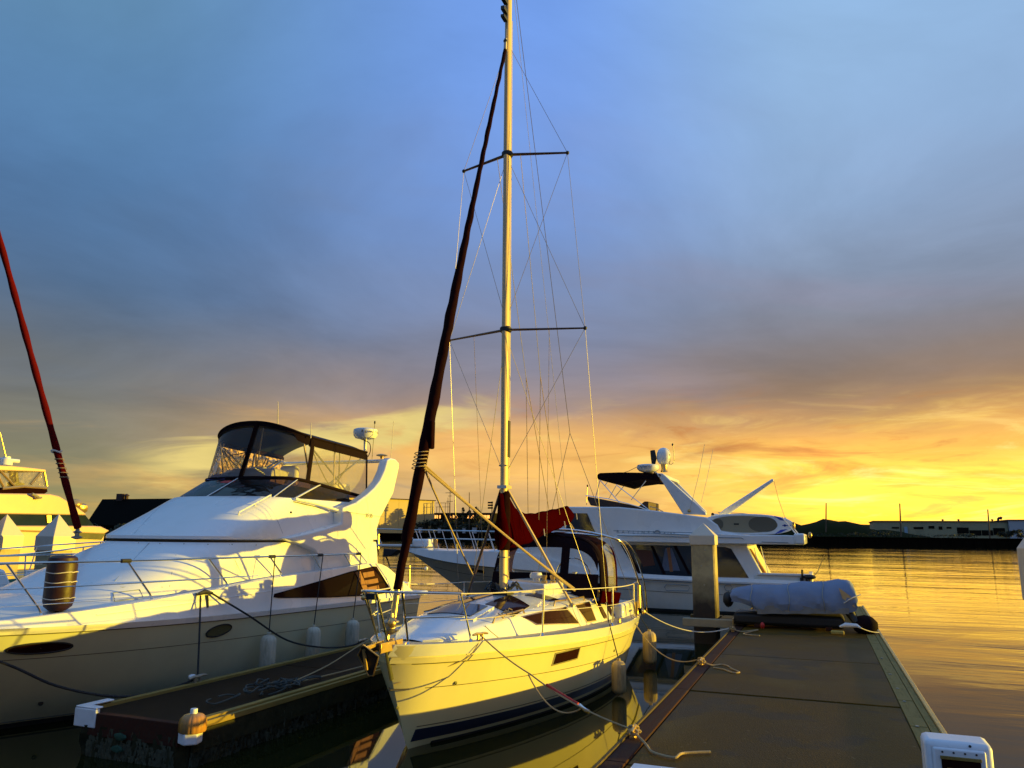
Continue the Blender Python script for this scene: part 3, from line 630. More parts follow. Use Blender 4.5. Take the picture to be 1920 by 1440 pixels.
def piling(name, label, x0, y0, w_, ztop, zshoulder, zbase, group=None, wood=None, capw=.025, bracket=False):
    th = thing(name, label, 'piling', (x0+w_/2, y0+w_/2, 0), group)
    x1, y1 = x0+w_, y0+w_
    ch = .035
    poly = [(x0+ch, y0, -1), (x1-ch, y0, -1), (x1, y0+ch, -1), (x1, y1-ch, -1), (x1-ch, y1, -1), (x0+ch, y1, -1), (x0, y1-ch, -1), (x0, y0+ch, -1)]
    MB().prism(poly, (0, 0, zbase+1.02)).build('shaft', wood or M['pilec'], th, ang=20)
    a0, b0, a1, b1 = x0-capw, y0-capw, x1+capw, y1+capw; cx, cy = (a0+a1)/2, (b0+b1)/2
    MB().add([(a0, b0, zbase), (a1, b0, zbase), (a1, b1, zbase), (a0, b1, zbase), (a0, b0, zshoulder), (a1, b0, zshoulder), (a1, b1, zshoulder), (a0, b1, zshoulder), (cx, cy, ztop)],
             [(3, 2, 1, 0), (0, 1, 5, 4), (1, 2, 6, 5), (2, 3, 7, 6), (3, 0, 4, 7), (4, 5, 8), (5, 6, 8), (6, 7, 8), (7, 4, 8)]).build('cap', M['cap'], th, ang=10, bevel=.012)
    for zz in (zbase-.12, zbase-.5, zbase-.95):
        MB().lathe((cx+random.uniform(-.1, .1), y0-.004, zz), [(.0, 0), (.022, .0), (.018, .008)], 8, ax=(0, -1, 0)).build('bolt', M['galv'], th)
    return th
M['pilew'] = M['pilec'].copy(); M['pilew'].name = 'piling_with_tide_stain'
t_ = M['pilew'].node_tree; bs = t_.nodes['Principled BSDF']; src = bs.inputs['Base Color'].links[0].from_socket
tcn = t_.nodes.new('ShaderNodeTexCoord'); sp_ = t_.nodes.new('ShaderNodeSeparateXYZ'); t_.links.new(tcn.outputs['Object'], sp_.inputs[0])
nz = t_.nodes.new('ShaderNodeTexNoise'); nz.inputs['Scale'].default_value = 3; nz.inputs['Detail'].default_value = 6; t_.links.new(tcn.outputs['Object'], nz.inputs['Vector'])
ad = t_.nodes.new('ShaderNodeMath'); ad.operation = 'MULTIPLY_ADD'; t_.links.new(nz.outputs[0], ad.inputs[0]); ad.inputs[1].default_value = .9; t_.links.new(sp_.outputs[2], ad.inputs[2])
mr_ = t_.nodes.new('ShaderNodeMapRange'); t_.links.new(ad.outputs[0], mr_.inputs[0]); mr_.inputs[1].default_value = 1.3; mr_.inputs[2].default_value = 2.1; mr_.inputs[3].default_value = 1; mr_.inputs[4].default_value = 0
mx_ = t_.nodes.new('ShaderNodeMix'); mx_.data_type = 'RGBA'; t_.links.new(mr_.outputs[0], mx_.inputs[0]); t_.links.new(src, mx_.inputs[6]); mx_.inputs[7].default_value = (.045, .028, .014, 1); t_.links.new(mx_.outputs[2], bs.inputs['Base Color'])

pl = piling('mooring_pile', 'tall square piling with white pointed cap beside the dock and grey dinghy', -2.97, 19.62, .56, 2.86, 2.55, 2.32, wood=M['pilew'])
br = thing('pile_guide', 'timber and steel bracket holding the white-capped piling to the dock', 'bracket', (-2.7, 19.3, .5))
MB().box((-3.15, 19.12, .44), (-1.98, 19.34, .62)).build('beam', mat('pale_weathered_beam', (.36, .28, .16), .8, var=.2, vs=5, bump=.4), br, bevel=.012)
MB().box((-2.35, 19.36, .44), (-1.98, 20.5, .60)).build('beam', M['woody'], br, bevel=.012)
MB().box((-3.15, 20.3, .44), (-2.37, 20.5, .60)).build('beam', M['woody'], br, bevel=.012)
MB().box((-2.0, 19.10, .45), (-1.974, 19.36, .66)).build('steel_plate', M['sunlit_metal'], br, bevel=.003)
MB().lathe((-1.97, 19.22, .56), [(0, 0), (.03, 0), (.03, .01)], 8, ax=(1, 0, 0)).build('bolt', M['black'], br)
piling('mooring_pile', 'white pile cap cut off by the right edge of the photo', 1.56, 7.05, .6, 3.0, 2.44, 2.02, capw=.03, wood=M['pilew'])
p1 = piling('mooring_pile', 'left one of two white-capped sunlit pilings at the left edge', -20.42, 14.1, .60, 2.93, 2.36, 2.0, 'twin pilings at left')
p2 = piling('mooring_pile', 'right one of two white-capped sunlit pilings behind the foredeck', -18.50, 14.1, .60, 2.93, 2.36, 2.0, 'twin pilings at left')
# next dock over, behind the yachts on the left
d2 = thing('dock', 'low dark dock behind the foredeck of the left yacht', 'dock', (-19, 12, 0))
for k in range(5): MB().box((-21.0, -2+k*3.6, .05), (-18.2, -2+k*3.6+3.58, .45)).build('deck_panel', M['concf'], d2, bevel=.01)

# power pedestal
pp = thing('power_pedestal', 'white dock power pedestal with a dark meter window at bottom right', 'power pedestal', (.76, 6.2, .5))
a, b = .56, .955
body = [(a, 6.07, .515), (b, 6.07, .515), (b, 6.07, 1.205), (a, 6.07, 1.205)]
MB().prism(body, (0, .26, 0)).build('housing', M['white'], pp, bevel=.035)
MB().prism([(a+.045, 6.05, .56), (b-.045, 6.05, .56), (b-.045, 6.05, 1.165), (a+.045, 6.05, 1.165)], (0, .03, 0)).build('face_frame', M['white'], pp, bevel=.012)
MB().box((a+.09, 6.043, .62), (b-.08, 6.056, 1.115)).build('meter_window', M['glass'], pp, bevel=.004)
MB().box((a+.085, 6.036, 1.10), (b-.075, 6.049, 1.12)).build('window_trim', M['woodp'], pp, bevel=.003)
MB().box((a+.12, 6.036, 1.0), (a+.20, 6.0425, 1.05)).build('meter_plate', M['amber'], pp)
MB().box((a+.22, 6.036, .99), (a+.29, 6.0425, 1.03)).build('meter_plate', M['galv'], pp)
for i in range(4):
    MB().lathe((a+.1+i*.065, 6.049, 1.142), [(0, 0), (.007, 0), (.005, .004)], 8, ax=(0, -1, 0)).build('screw', M['black'], pp)
MB().lathe((b-.13, 6.069, 1.187), [(0, 0), (.009, 0), (.006, .004)], 8, ax=(0, -1, 0)).build('screw', M['black'], pp)
pp2 = thing('dock_box', 'pale hatch lid cut off by the bottom edge of the dock', 'hatch', (-1.5, 7.1, .5))
MB().box((-1.66, 6.75, .508), (-1.05, 7.24, .53)).build('lid', M['white'], pp2, bevel=.01)
MB().box((-1.4, 6.98, .531), (-1.3, 7.0, .545)).build('handle', M['galv'], pp2, bevel=.002)

# ------------------------------------------------------------------ finger pier
fp = thing('finger_pier', 'narrow brown finger pier with yellowish edge boards between the boats', 'pier', (-7.3, 7, 0))
FX0, FX1, FY0, FY1 = -8.10, -6.42, 7.04, 26.
FZ = .45
for a, b in ((7.02, 10.6), (10.6, 14.2), (14.2, 17.8), (17.8, 21.4), (21.4, 26)):
    MB().box((FX0+.09, a+.01, .06), (FX1-.15, b-.01, FZ)).build('deck_panel', M['concf'], fp, bevel=.008)
    MB().box((FX0, a+.004, .36), (FX0+.08, b-.004, FZ+.035)).build('edge_board', M['woodp'], fp, bevel=.008); MB().box((FX0+.01, a+.004, .12), (FX0+.075, b-.004, .355)).build('fascia_board', M['wood'], fp, bevel=.006)
    MB().box((FX1-.14, a+.004, .37), (FX1-.055, b-.004, FZ+.03)).build('edge_board', M['woodp'], fp, bevel=.008)
    MB().box((FX1-.05, a+.004, .39), (FX1, b-.004, FZ+.005)).build('rub_board', M['woodp'], fp, bevel=.008); MB().box((FX1-.045, a+.004, .16), (FX1-.01, b-.004, .385)).build('fascia_board', M['float'], fp, bevel=.006)
MB().box((FX0+.1, FY0-.09, .22), (FX1-.16, FY0+.01, FZ+.01)).build('edge_board', M['wood'], fp, bevel=.008)
mb = MB(); rows = []
for i in range(7):
    z = FZ-.12-i*.09; row = []
    for j in range(60):
        q = j/59*3; 
        if q < 1: x, y = FX0+.1+(FX1-FX0-.25)*q, FY0-.06
        else: x, y = FX1-.06, FY0+(q-1)*5
        r_ = .03*math.sin(j*1.7+i)+.03*random.random()
        row.append((x+(r_ if q >= 1 else 0), y-(r_ if q < 1 else 0), z))
    rows.append(row)
MB().grid(rows).build('float_side', M['float'], fp)
MB().box((FX0+.12, FY0+.02, -.3), (FX1-.1, FY1, .30)).build('float', M['float'], fp, False)
g_ = MB(); rnd = random.Random(3)
for i in range(900):
    if rnd.random() < .45: x, y = rnd.uniform(FX0+.2, FX1-.2), FY0-.07
    else: x, y = FX1-.03, FY0+rnd.random()**1.6*5
    z = rnd.uniform(-.02, .16) if rnd.random() < .7 else rnd.uniform(0, .3); s_ = rnd.uniform(.012, .035)
    g_.add([(x-s_, y-rnd.uniform(0, .03), z+s_), (x+s_, y-rnd.uniform(0, .03), z+s_*.8), (x+rnd.uniform(-s_, s_), y-.02, z-s_*2.5)], [(0, 1, 2)])
o = g_.build('marine_growth', M['growth'], fp, False); o['kind'] = 'stuff'
for c in ((-7.38, 6.92, .26), (-7.4, 6.92, .13)):
    MB().ell(c, (.09, .008, .035), 12, 6, .25).build('algae_patch', M['algae'], fp)
# white corner bumper
c0 = MB(); x, y = FX0, FY0
c0.prism([(x-.03, y-.10, .30), (x+.30, y-.10, .30), (x+.30, y-.10, FZ+.05), (x-.03, y-.10, FZ+.05)], (0, .06, 0))
c0.prism([(x-.035, y-.098, .30), (x-.035, y+.34, .30), (x-.035, y+.34, FZ+.05), (x-.035, y-.098, FZ+.05)], (.06, 0, 0))
c0.prism([(x-.03, y-.095, FZ+.05), (x+.30, y-.095, FZ+.05), (x+.30, y+.0, FZ+.05), (x+.09, y+.02, FZ+.05), (x+.09, y+.34, FZ+.05), (x-.03, y+.34, FZ+.05)], (0, 0, .022))
c0.build('corner_bumper', M['white'], fp, bevel=.012)
cleat(fp, -8.06, 8.78, FZ+.01, M['galv'], 1.2, .1)
MB().lathe((-8.1, 8.72, FZ+.09), [(.0, 0), (.05, .0), (.055, .03), (.03, .05)], 12).build('bolt_cap', M['white'], fp)
cleat(fp, -8.05, 12.95, FZ+.01, M['galv'], 1.2, .1)
# dock light on the corner
dl = thing('dock_light', 'squat ribbed amber dock lamp with white knob on the finger pier corner', 'dock light', (-6.47, 7.0, .3))
lx, ly = -6.44, 7.0
MB().prism([(lx-.12, ly-.08, .27), (lx+.02, ly-.14, .27), (lx+.12, ly-.05, .27), (lx+.08, ly+.08, .27), (lx-.10, ly+.08, .27)], (0, 0, .115)).build('base_box', M['white'], dl, bevel=.015)
MB().lathe((lx, ly, .385), [(.132, 0), (.14, .012), (.14, .10), (.13, .14), (.10, .172), (.05, .188)], 48, 16, .035).build('lens', M['amber'], dl, ang=60)
MB().lathe((lx, ly, .565), [(.038, 0), (.038, .048), (.034, .055), (.0, .056)], 20).build('knob', M['white'], dl)
# untidy coil of rope and two hoses on the finger
rnd = random.Random(5)
mb = MB()
for k in range(14):
    cx, cy = -6.80+rnd.uniform(-.13, .13), 8.75+rnd.gauss(0, .38); rx, ry = rnd.uniform(.04, .13), rnd.uniform(.10, .30); ph = rnd.random()*6
    pts = [(cx+rx*math.cos(ph+a*.45)*(1+.4*math.sin(a*.9+k)), cy+ry*math.sin(ph+a*.41)*(1+.3*math.sin(a*.5)), FZ+.02+.007*k*math.exp(-((cy-8.75)/.4)**2)+.05*abs(math.sin(a*.5+k))) for a in range(15)]
    mb.tube(curve(pts, 2), .011, 6)
tag(mb.build('rope_pile', M['ropeg']), 'tangled grey-green rope heap on the finger pier', 'rope')
rope('mooring_line', 'upper of two thin tan lines running along the finger pier', [(-6.9, 9.3, FZ+.03), (-7.2, 10.6, FZ+.05), (-7.5, 12.6, FZ+.25), (-7.0, 13.2, .6)], .010, M['rope'])
rope('mooring_line', 'lower of two thin tan lines running along the finger pier', [(-6.85, 9.2, FZ+.03), (-6.75, 10.4, FZ+.03), (-6.72, 11.8, FZ+.03), (-6.6, 12.6, FZ+.03)], .010, M['rope'])

# ------------------------------------------------------------------ hull tools
class Hull:
    """s runs from the stem (0) to the transom (1); local frame: s along, x half breadth, z up"""
    def __init__(h, stem, length, D, Wl, zs, flare=.7, depth=.45, place=None):
        h.stem, h.L, h.D, h.W, h.zs, h.fl, h.dep, h.place = stem, length, D, Wl, zs, flare, depth, place
    def half(h, u, z, zs=None):
        zs = zs or sinterp(u, h.zs); d = max(0, sinterp(u, h.D)); w_ = max(0, min(sinterp(u, h.W), d))
        if z >= 0: return w_+(d-w_)*min(1.15, (z/zs))**h.fl
        return w_*max(0, 1-(z/h.dep)**2)**.5*(1 if z > -h.dep else 0)
    def pt(h, u, z, side=1, off=0.):
        st = interp(z, h.stem); return h.place(st+u*(h.L-st), side*(h.half(u, z)+off), z)
    def at(h, s, z, side=1, off=0.):
        st = interp(z, h.stem); u = (s-st)/(h.L-st); return h.place(s, side*(h.half(max(0, u), z)+off), z)
    def shell(h, nu=46, nz=12, z0=None, z1f=None):
        mb = MB()
        for side in (1, -1):
            rows = []
            for i in range(nu+1):
                u = (i/nu)**1.35; zs = sinterp(u, h.zs); row = []
                for j in range(nz+1):
                    q = j/nz; z = -h.dep+(zs+h.dep)*q
                    row.append(h.pt(u, z, side))
                rows.append(row)
            mb.grid(rows)
            h.tr = rows[-1] if side == 1 else h.tr
            if side == 1: t1 = rows[-1]
            else: mb.grid([t1, rows[-1]])
        return mb
    def band(h, zlo, zhi, s0, s1, off, side=1, n=40, nz=3):
        mb = MB(); rows = []
        for i in range(n+1):
            s = s0+(s1-s0)*i/n; a = zlo(s) if callable(zlo) else zlo; b = zhi(s) if callable(zhi) else zhi
            outer = [h.at(s, a+(b-a)*j/nz, side, off) for j in range(nz+1)]
            inner = [h.at(s, a+(b-a)*j/nz, side, -.01) for j in (nz, 0)]
            rows.append(outer+inner)
        return mb.grid(rows, True, True)
def patch(fn, corners, off, th=.012, nu=8, nv=4):
    """fn(u, v, off) -> point; corners = 4 (u,v) pairs; a thin curved plate that follows the surface"""
    (a, b, c, d) = corners; top = []; bot = []
    for i in range(nu+1):
        q = i/nu; r1 = []; r2 = []
        for j in range(nv+1):
            w_ = j/nv
            u = (a[0]*(1-q)+b[0]*q)*(1-w_)+(d[0]*(1-q)+c[0]*q)*w_; v = (a[1]*(1-q)+b[1]*q)*(1-w_)+(d[1]*(1-q)+c[1]*q)*w_
            r1.append(Vector(fn(u, v, off))); r2.append(Vector(fn(u, v, off-th)))
        top.append(r1); bot.append(r2)
    mb = MB().grid(top); mb.grid(bot)
    ring = [(0, j) for j in range(nv+1)]+[(i, nv) for i in range(1, nu+1)]+[(nu, j) for j in range(nv-1, -1, -1)]+[(i, 0) for i in range(nu-1, -1, -1)]
    mb.grid([[top[i][j] for i, j in ring], [bot[i][j] for i, j in ring]])
    return mb
def grow(corners, g):
    cx = sum(c[0] for c in corners)/4; cy = sum(c[1] for c in corners)/4
    out = []
    for u, v in corners: out.append((u+(g if u > cx else -g), v+(g if v > cy else -g)))
    return out

# ------------------------------------------------------------------ sailboat
SX = -4.7
def splace(s, x, z): return Vector((SX+x, 8.03+s, z))
SH = Hull([(-.45, 1.5), (0, .60), (1.24, 0)], 7.97,
          [(0, .0), (.012, .16), (.034, .34), (.08, .56), (.134, .76), (.25, 1.07), (.36, 1.27), (.47, 1.38), (.65, 1.44), (.81, 1.40), (1, 1.22)],
          [(0, 0), (.03, .06), (.1, .28), (.25, .66), (.45, 1.02), (.65, 1.16), (.85, 1.05), (1, .70)],
          [(0, 1.245), (.15, 1.195), (.3, 1.145), (.5, 1.075), (.7, 1.01), (.85, .975), (1, .96)], .62, .45, splace)
sb = thing('sailboat', 'white sloop with maroon covers moored bow-on beside the dock, hull glowing yellow', 'sailboat', (SX, 12, 0))
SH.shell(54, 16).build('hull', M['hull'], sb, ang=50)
szs = lambda s: sinterp((s)/7.97, SH.zs)
MB_ = SH.band(-.44, lambda s: .035, .95, 7.95, .003); MB_.build('bottom_paint', M['anti'], sb)
for side in (1, -1):
    SH.band(lambda s: .085+.012*s/8, lambda s: .235-.008*s, .62 if side == 1 else .7, 7.9, .006, side).build('boot_stripe', M['navy'], sb)
    SH.band(lambda s: .262-.008*s, lambda s: .272-.008*s, .62, 7.9, .004, side, nz=1).build('pin_stripe', M['groove'], sb)
    SH.band(lambda s: szs(s)-.20, lambda s: szs(s)-.135, .08, 7.96, .022, side).build('rub_rail', M['hull'], sb)
    SH.band(lambda s: szs(s)-.215, lambda s: szs(s)-.205, .10, 7.96, .010, side, nz=1).build('rail_shadow_line', M['groove'], sb)
    SH.band(lambda s: szs(s)-.50, lambda s: szs(s)-.492, .14, 7.96, .003, side, nz=1).build('hull_crease', M['printd'], sb)
    SH.band(lambda s: szs(s)-.12, lambda s: szs(s)+.018, .05, 7.96, .012, side).build('gunwale', M['gel'], sb)
def slit(s0, s1, z0, z1):
    return patch(lambda u, v, o: SH.at(u, v, 1, o), [(s0, z0), (s1, z0), (s1, z1), (s0, z1)], .008, .01, 6, 3)
slit(2.72, 3.42, .735, .875).build('hull_window', M['glass'], sb, bevel=.0)
patch(lambda u, v, o: SH.at(u, v, 1, o), [(2.68, .715), (3.46, .715), (3.46, .895), (2.68, .895)], .004, .01, 6, 3).build('window_frame', M['galv'], sb)
for s, z in ((.88, .74), (.33, .52), (5.2, .62)):
    p = SH.at(s, z, 1, 0); MB().lathe(p, [(.0, 0), (.022, 0), (.022, .012), (.010, .014)], 10, ax=(.9, -.35, 0)).build('drain_fitting', M['black'], sb)
# deck
rows = []
for i in range(41):
    u = (i/40)**1.3; zs = sinterp(u, SH.zs); d = sinterp(u, SH.D); st = 0
    rows.append([splace(u*7.97+.0, d*(k/6), zs+.012*(1-(k/6)**2)) for k in range(-6, 7)])
MB().grid(rows).build('side_deck', M['walk'], sb)
# coachroof
CT = [(.55, .2, .01), (.8, .36, .05), (1.3, .56, .13), (1.95, .72, .21), (2.5, .82, .27), (3.1, .90, .31), (4, .96, .34), (5.2, .98, .37), (6.3, .98, .39), (7.05, .97, .39)]
def ctw(s): return sinterp(s, [(a, b) for a, b, c in CT])
def cth(s): return sinterp(s, [(a, c) for a, b, c in CT])
def crown(s): return sinterp(s, [(.55, .02), (1.3, .07), (1.95, .09), (3, .13), (3.8, .17), (5, .18), (7.05, .13)])
def csec(s, n=9):
    w_, h = ctw(s), cth(s); zd = szs(s)+.004; wt = w_-.10*min(1, h/.25); out = []
    out.append((w_, zd)); out.append((w_-.012, zd+.03)); out.append((wt+.012, zd+h-.03)); out.append((wt-.015, zd+h))
    for k in range(1, n+1):
        q = 1-k/n; out.append((wt*q*.97, zd+h+crown(s)*(1-q**2)))
    return out
rows = []
for i in range(48):
    s = .55+(7.05-.55)*i/47; sec = csec(s)
    rows.append([splace(s, x, z) for x, z in sec]+[splace(s, -x, z) for x, z in sec[-2::-1]])
MB().grid(rows, False, False).add(rows[-1], [tuple(range(len(rows[-1])))]).build('coachroof', M['gel'], sb, ang=50)
def ctop(s, x, off=0.):      # point on the coachroof top
    wt = ctw(s)-.10*min(1, cth(s)/.25); q = min(1, abs(x)/(wt*.97)); return splace(s, x, szs(s)+.004+cth(s)+crown(s)*(1-q*q)+off)
def cside(s, v, off=0.):     # v 0..1 up the side
    w_, h = ctw(s), cth(s); wt = w_-.10*min(1, h/.25); return splace(s, w_-(w_-wt)*v+off, szs(s)+.004+h*v)
def side_win(corners, m=M['glass']):
    patch(lambda u, v, o: cside(u, v, o), grow(corners, .05), .005, .012).build('window_frame', M['steel'], sb)
    patch(lambda u, v, o: cside(u, v, o), corners, .010, .012).build('window', m, sb)
side_win([(2.85, .42), (4.5, .15), (4.05, .90), (2.5, .86)])
side_win([(5.0, .15), (5.5, .13), (5.36, .92), (4.6, .92)])
side_win([(6.06, .13), (6.32, .12), (6.0, .88), (5.74, .88)])
side_win([(6.62, .12), (6.88, .11), (6.56, .88), (6.30, .88)])
# roof lights and deck hatch
def top_plate(name, pts, m, off=.012, th=.02, g=None):
    (patch(lambda u, v, o: ctop(u, v, o), pts, off, th)).build(name, m, sb)
top_plate('hatch_frame', [(1.56, -.40), (1.56, .40), (2.36, .36), (2.36, -.36)], M['gel'], .03, .05)
top_plate('deck_hatch', [(1.63, -.32), (1.63, .32), (2.29, .29), (2.29, -.29)], M['hatch'], .042, .02)
for nm, pts in (('roof_window', [(2.25, -.70), (2.5, -.16), (3.5, -.13), (3.05, -.64)]), ('roof_window', [(2.5, .16), (2.25, .70), (3.05, .64), (3.5, .13)]), ('roof_window', [(3.75, .30), (3.9, .66), (4.3, .70), (4.2, .32)])):
    top_plate('window_frame', pts, M['gel'], .006, .01); top_plate(nm, pts, M['glass'], .014, .012)
# sea hood (box aft of the mast) with mushroom vent and lines
hx0, hx1 = -.34, .46; z0 = ctop(4.3, 0).z
MB().prism([splace(4.25, hx0, z0-.1), splace(4.25, hx1, z0-.12), splace(4.25, hx1, z0+.13), splace(4.25, hx0, z0+.17)], (0, 1.3, -.02)).build('sea_hood', M['gel'], sb, bevel=.03)
MB().lathe(splace(4.5, .22, z0+.15), [(.06, 0), (.06, .05), (.10, .06), (.11, .10), (.09, .15), (.0, .16)], 18).build('mushroom_vent', M['gel'], sb)
for k, (s, x) in enumerate(((4.4, .4), (4.55, .5), (6.2, .82), (6.35, .70), (6.1, .62), (6.0, -.75))):
    MB().lathe(ctop(s, x, .01) if k > 1 else splace(s, x, z0+.14), [(.05, 0), (.055, .03), (.035, .05), (.045, .09), (.05, .12), (0, .13)], 14).build('winch', M['sunlit_metal'], sb)
for x0_, x1_ in ((-.08, -.5), (-.1, -.62), (.09, .5), (.1, .6)):
    MB().tube([ctop(3.68, x0_, .03), ctop(4.3, (x0_+x1_)/2, .03), ctop(6.2, x1_*1.1, .03)], .010, 6).build('halyard', M['ropew'], sb)
# low handrails on the coachroof
for pts in ([ctop(3.7, .80, .0), ctop(3.75, .80, .07), ctop(4.2, .83, .07), ctop(4.7, .84, .07), ctop(5.2, .84, .07), ctop(5.25, .84, 0)], [ctop(1.75, .60, .0), ctop(1.8, .61, .06), ctop(2.2, .70, .06), ctop(2.5, .74, .06), ctop(2.55, .745, 0)], [ctop(3.7, -.80, .0), ctop(3.75, -.80, .07), ctop(4.7, -.84, .07), ctop(5.2, -.84, .07), ctop(5.25, -.84, 0)]):
    MB().tube(pts, .014, 8).build('grab_rail', M['sunlit_metal'] if pts[0].x > SX else M['steel'], sb)  # sun-side rail is coloured as sunlit, the other plain steel
rnd = random.Random(11)
MB().tube([ctop(1.9+.02*i, .63+.05*math.sin(i*1.1), .05+.02*math.cos(i*1.7)) for i in range(24)], .011, 6).build('lashing', M['rope'], sb)
# seam lines on the coachroof side
for s in (1.75, 4.55, 6.75):
    MB().tube([cside(s, .02, .003), cside(s-.12, .5, .003), cside(s-.2, .98, .003)], .004, 5).build('seam', M['groove'], sb)
# cockpit block with coaming and transom seat
MB().box((SX-1.12, 8.03+6.9, .75), (SX+1.12, 8.03+7.9, 1.24)).build('cockpit_coaming', M['gel'], sb, bevel=.06)
# mast
mx, my = SX, 11.62; TX = .02
def mastp(z): return Vector((mx+.012*(z-1.7)/10, my-.012*(z-1.7), z))
rows = []
for z in (1.55, 3, 6, 9, 12.4, 13.3):
    c = mastp(z); k = 1 if z < 11 else .9
    rows.append([c+Vector((.062*k*math.cos(a*math.pi/9), .095*k*math.sin(a*math.pi/9), 0)) for a in range(18)])
mst = MB().grid(rows, True, True).build('mast', M['alu'], sb, ang=60)
MB().box((mx-.12, my-.14, 1.50), (mx+.12, my+.14, 1.62)).build('mast_step', M['black'], mst)
for zz in (2.15, 3.6):
    MB().box((mx-.066, my-.10, zz), (mx+.066, my+.097, zz+.02)).build('mast_band', M['galv'], mst)
MB().box((mx+.05, my-.05, 3.75), (mx+.07, my+.05, 4.35)).build('halyard_winch_pad', M['black'], mst)
mb = MB()
for k in range(16):
    a = rnd.random()*6.28; mb.tube(curve([(mx+.1*math.cos(a), my+.12*math.sin(a), 1.66), (mx+.2*math.cos(a+.5), my+.2*math.sin(a+.5), 1.69+rnd.uniform(0, .09)), (mx+.3*math.cos(a+.9), my+.28*math.sin(a+.9), 1.66)], 3), .016, 5)
mb.build('turning_blocks', M['black'], mst)
# spreaders
tips = {}
for zs_, hw, sweep in ((5.89, 1.26, .44), (9.06, 1.0, .36)):
    c = mastp(zs_)
    for sd_ in (1, -1):
        tip = Vector((mx+sd_*hw, c.y+sweep, zs_+.03)); tips[(zs_, sd_)] = tip
        MB().tube([c+Vector((sd_*.05, .02, 0)), tip], [.034, .024], 8, (1.2, .6)).build('spreader', M['darkalu'], mst)
        MB().ell(tip, .035, 8, 6).build('spreader_tip', M['black'], mst)
    MB().lathe(c-Vector((0, 0, .05)), [(.08, 0), (.1, .02), (.1, .08), (.08, .1)], 12).build('spreader_collar', M['black'], mst)
cp = {1: Vector((SX+1.36, 12.9, 1.10)), -1: Vector((SX-1.36, 12.9, 1.10))}
wr = .0042
def wire(a, b, nm='shroud', r=wr, m='wire'): return MB().tube([a, b], r, 5).build(nm, M[m], sb)
for sd_ in (1, -1):
    t1, t2 = tips[(5.89, sd_)], tips[(9.06, sd_)]
    wire(cp[sd_], t1); wire(t1, t2); wire(t2, mastp(11.2)); wire(t1, mastp(9.0)); wire(t2, mastp(6.05)); wire(t1, mastp(3.45))
    wire(cp[sd_]+Vector((-.12*sd_, .1, 0)), mastp(5.8))
    MB().tube([cp[sd_], cp[sd_].lerp(t1, .07)], .014, 6).build('turnbuckle', M['steel'], sb)
    # rigid mast struts
    foot = Vector((SX+sd_*.93, 12.25, 1.42)); MB().tube([mastp(3.22)+Vector((sd_*.06, 0, 0)), foot], .024, 8).build('mast_strut', M['darkalu'] if sd_ < 0 else M['alu'], mst)
    MB().lathe(foot-Vector((0, 0, .03)), [(.05, 0), (.05, .02), (.025, .06)], 10).build('strut_foot', M['sunlit_metal'], mst)
# lazy jacks and topping lift
def mids(a, b, q): return a.lerp(b, q)
boomA, boomB = Vector((SX, 11.75, 2.52)), Vector((SX, 15.05, 2.82))
for sd_ in (1, -1):
    top = tips[(9.06, sd_)].lerp(mastp(9.06), .78); mid_ = Vector((SX+sd_*.2, 13.0, 6.0)) if False else Vector((SX+sd_*.14, 12.95, 5.35))
    MB().tube([top, mid_], .006, 5).build('lazy_jack', M['ropew'], sb)
    MB().tube([mid_, Vector((SX+sd_*.1, 13.0, 2.75))], .006, 5).build('lazy_jack', M['rope'], sb)
    MB().tube([mid_, Vector((SX+sd_*.1, 14.2, 2.9))], .006, 5).build('lazy_jack', M['rope'], sb)
    MB().tube([tips[(5.89, sd_)].lerp(mastp(5.89), .45), Vector((SX+sd_*.55, 12.1, 1.75))], .0035, 5).build('flag_halyard', M['rope'], sb)
MB().tube([mastp(12.9)+Vector((0, .1, 0)), boomB], .004, 5).build('topping_lift', M['ropew'], sb)
MB().tube([mastp(13.1)+Vector((0, .1, 0)), Vector((SX, 15.2, 4.6))], .006, 5).build('backstay', M['wire'], sb)
for sd_ in (1, -1): MB().tube([Vector((SX, 15.2, 4.6)), Vector((SX+sd_*1.1, 15.95, 1.2))], .006, 5).build('backstay', M['wire'], sb)
for y_, z_ in ((.03, 6), (.13, 6), (.14, 9.8)):
    MB().tube([(mx+.03, my+y_, 1.8), mastp(z_*1.2)+Vector((.02, .1+y_*.3, 0))], .006, 5).build('halyard', M['ropew'], mst)
# boom with maroon cover
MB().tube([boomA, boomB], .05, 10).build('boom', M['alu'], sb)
prof = [(11.40, 3.16, 2.29), (11.52, 3.18, 2.28), (11.66, 3.17, 2.29), (11.85, 3.06, 2.29), (12.1, 2.94, 2.32), (12.5, 2.885, 2.36), (13.0, 2.89, 2.44), (13.6, 2.95, 2.53), (14.2, 3.01, 2.62), (14.7, 3.06, 2.70), (14.95, 3.10, 2.72), (15.08, 3.07, 2.76), (15.15, 2.98, 2.82)]
rows = []; ys_ = [11.40+i*(15.15-11.40)/60 for i in range(61)]
for i, y_ in enumerate(ys_):
    zt = sinterp(y_, [(a, b) for a, b, c in prof]); zb = sinterp(y_, [(a, c) for a, b, c in prof]); row = []
    fold = .035*math.sin(y_*9)+.02*math.sin(y_*23)
    wmax = (.08+.07*min(1, max(0, y_-11.6)/.7) if y_ < 12.3 else .15-.018*(y_-12.3)) * (1 if i not in (0, 60) else .35)
    for k in range(20):
        a = 2*math.pi*k/20; s_ = math.sin(a); c_ = math.cos(a)
        wv = wmax*(1+.25*math.sin(a*3+y_*3)+fold*2)*(1-.35*s_)
        row.append((SX+wv*c_*abs(c_)**-.2 if abs(c_) > .01 else SX, y_, (zt+zb)/2+(zt-zb)/2*s_*(1-.03*math.sin(y_*11+a))))
    rows.append(row)
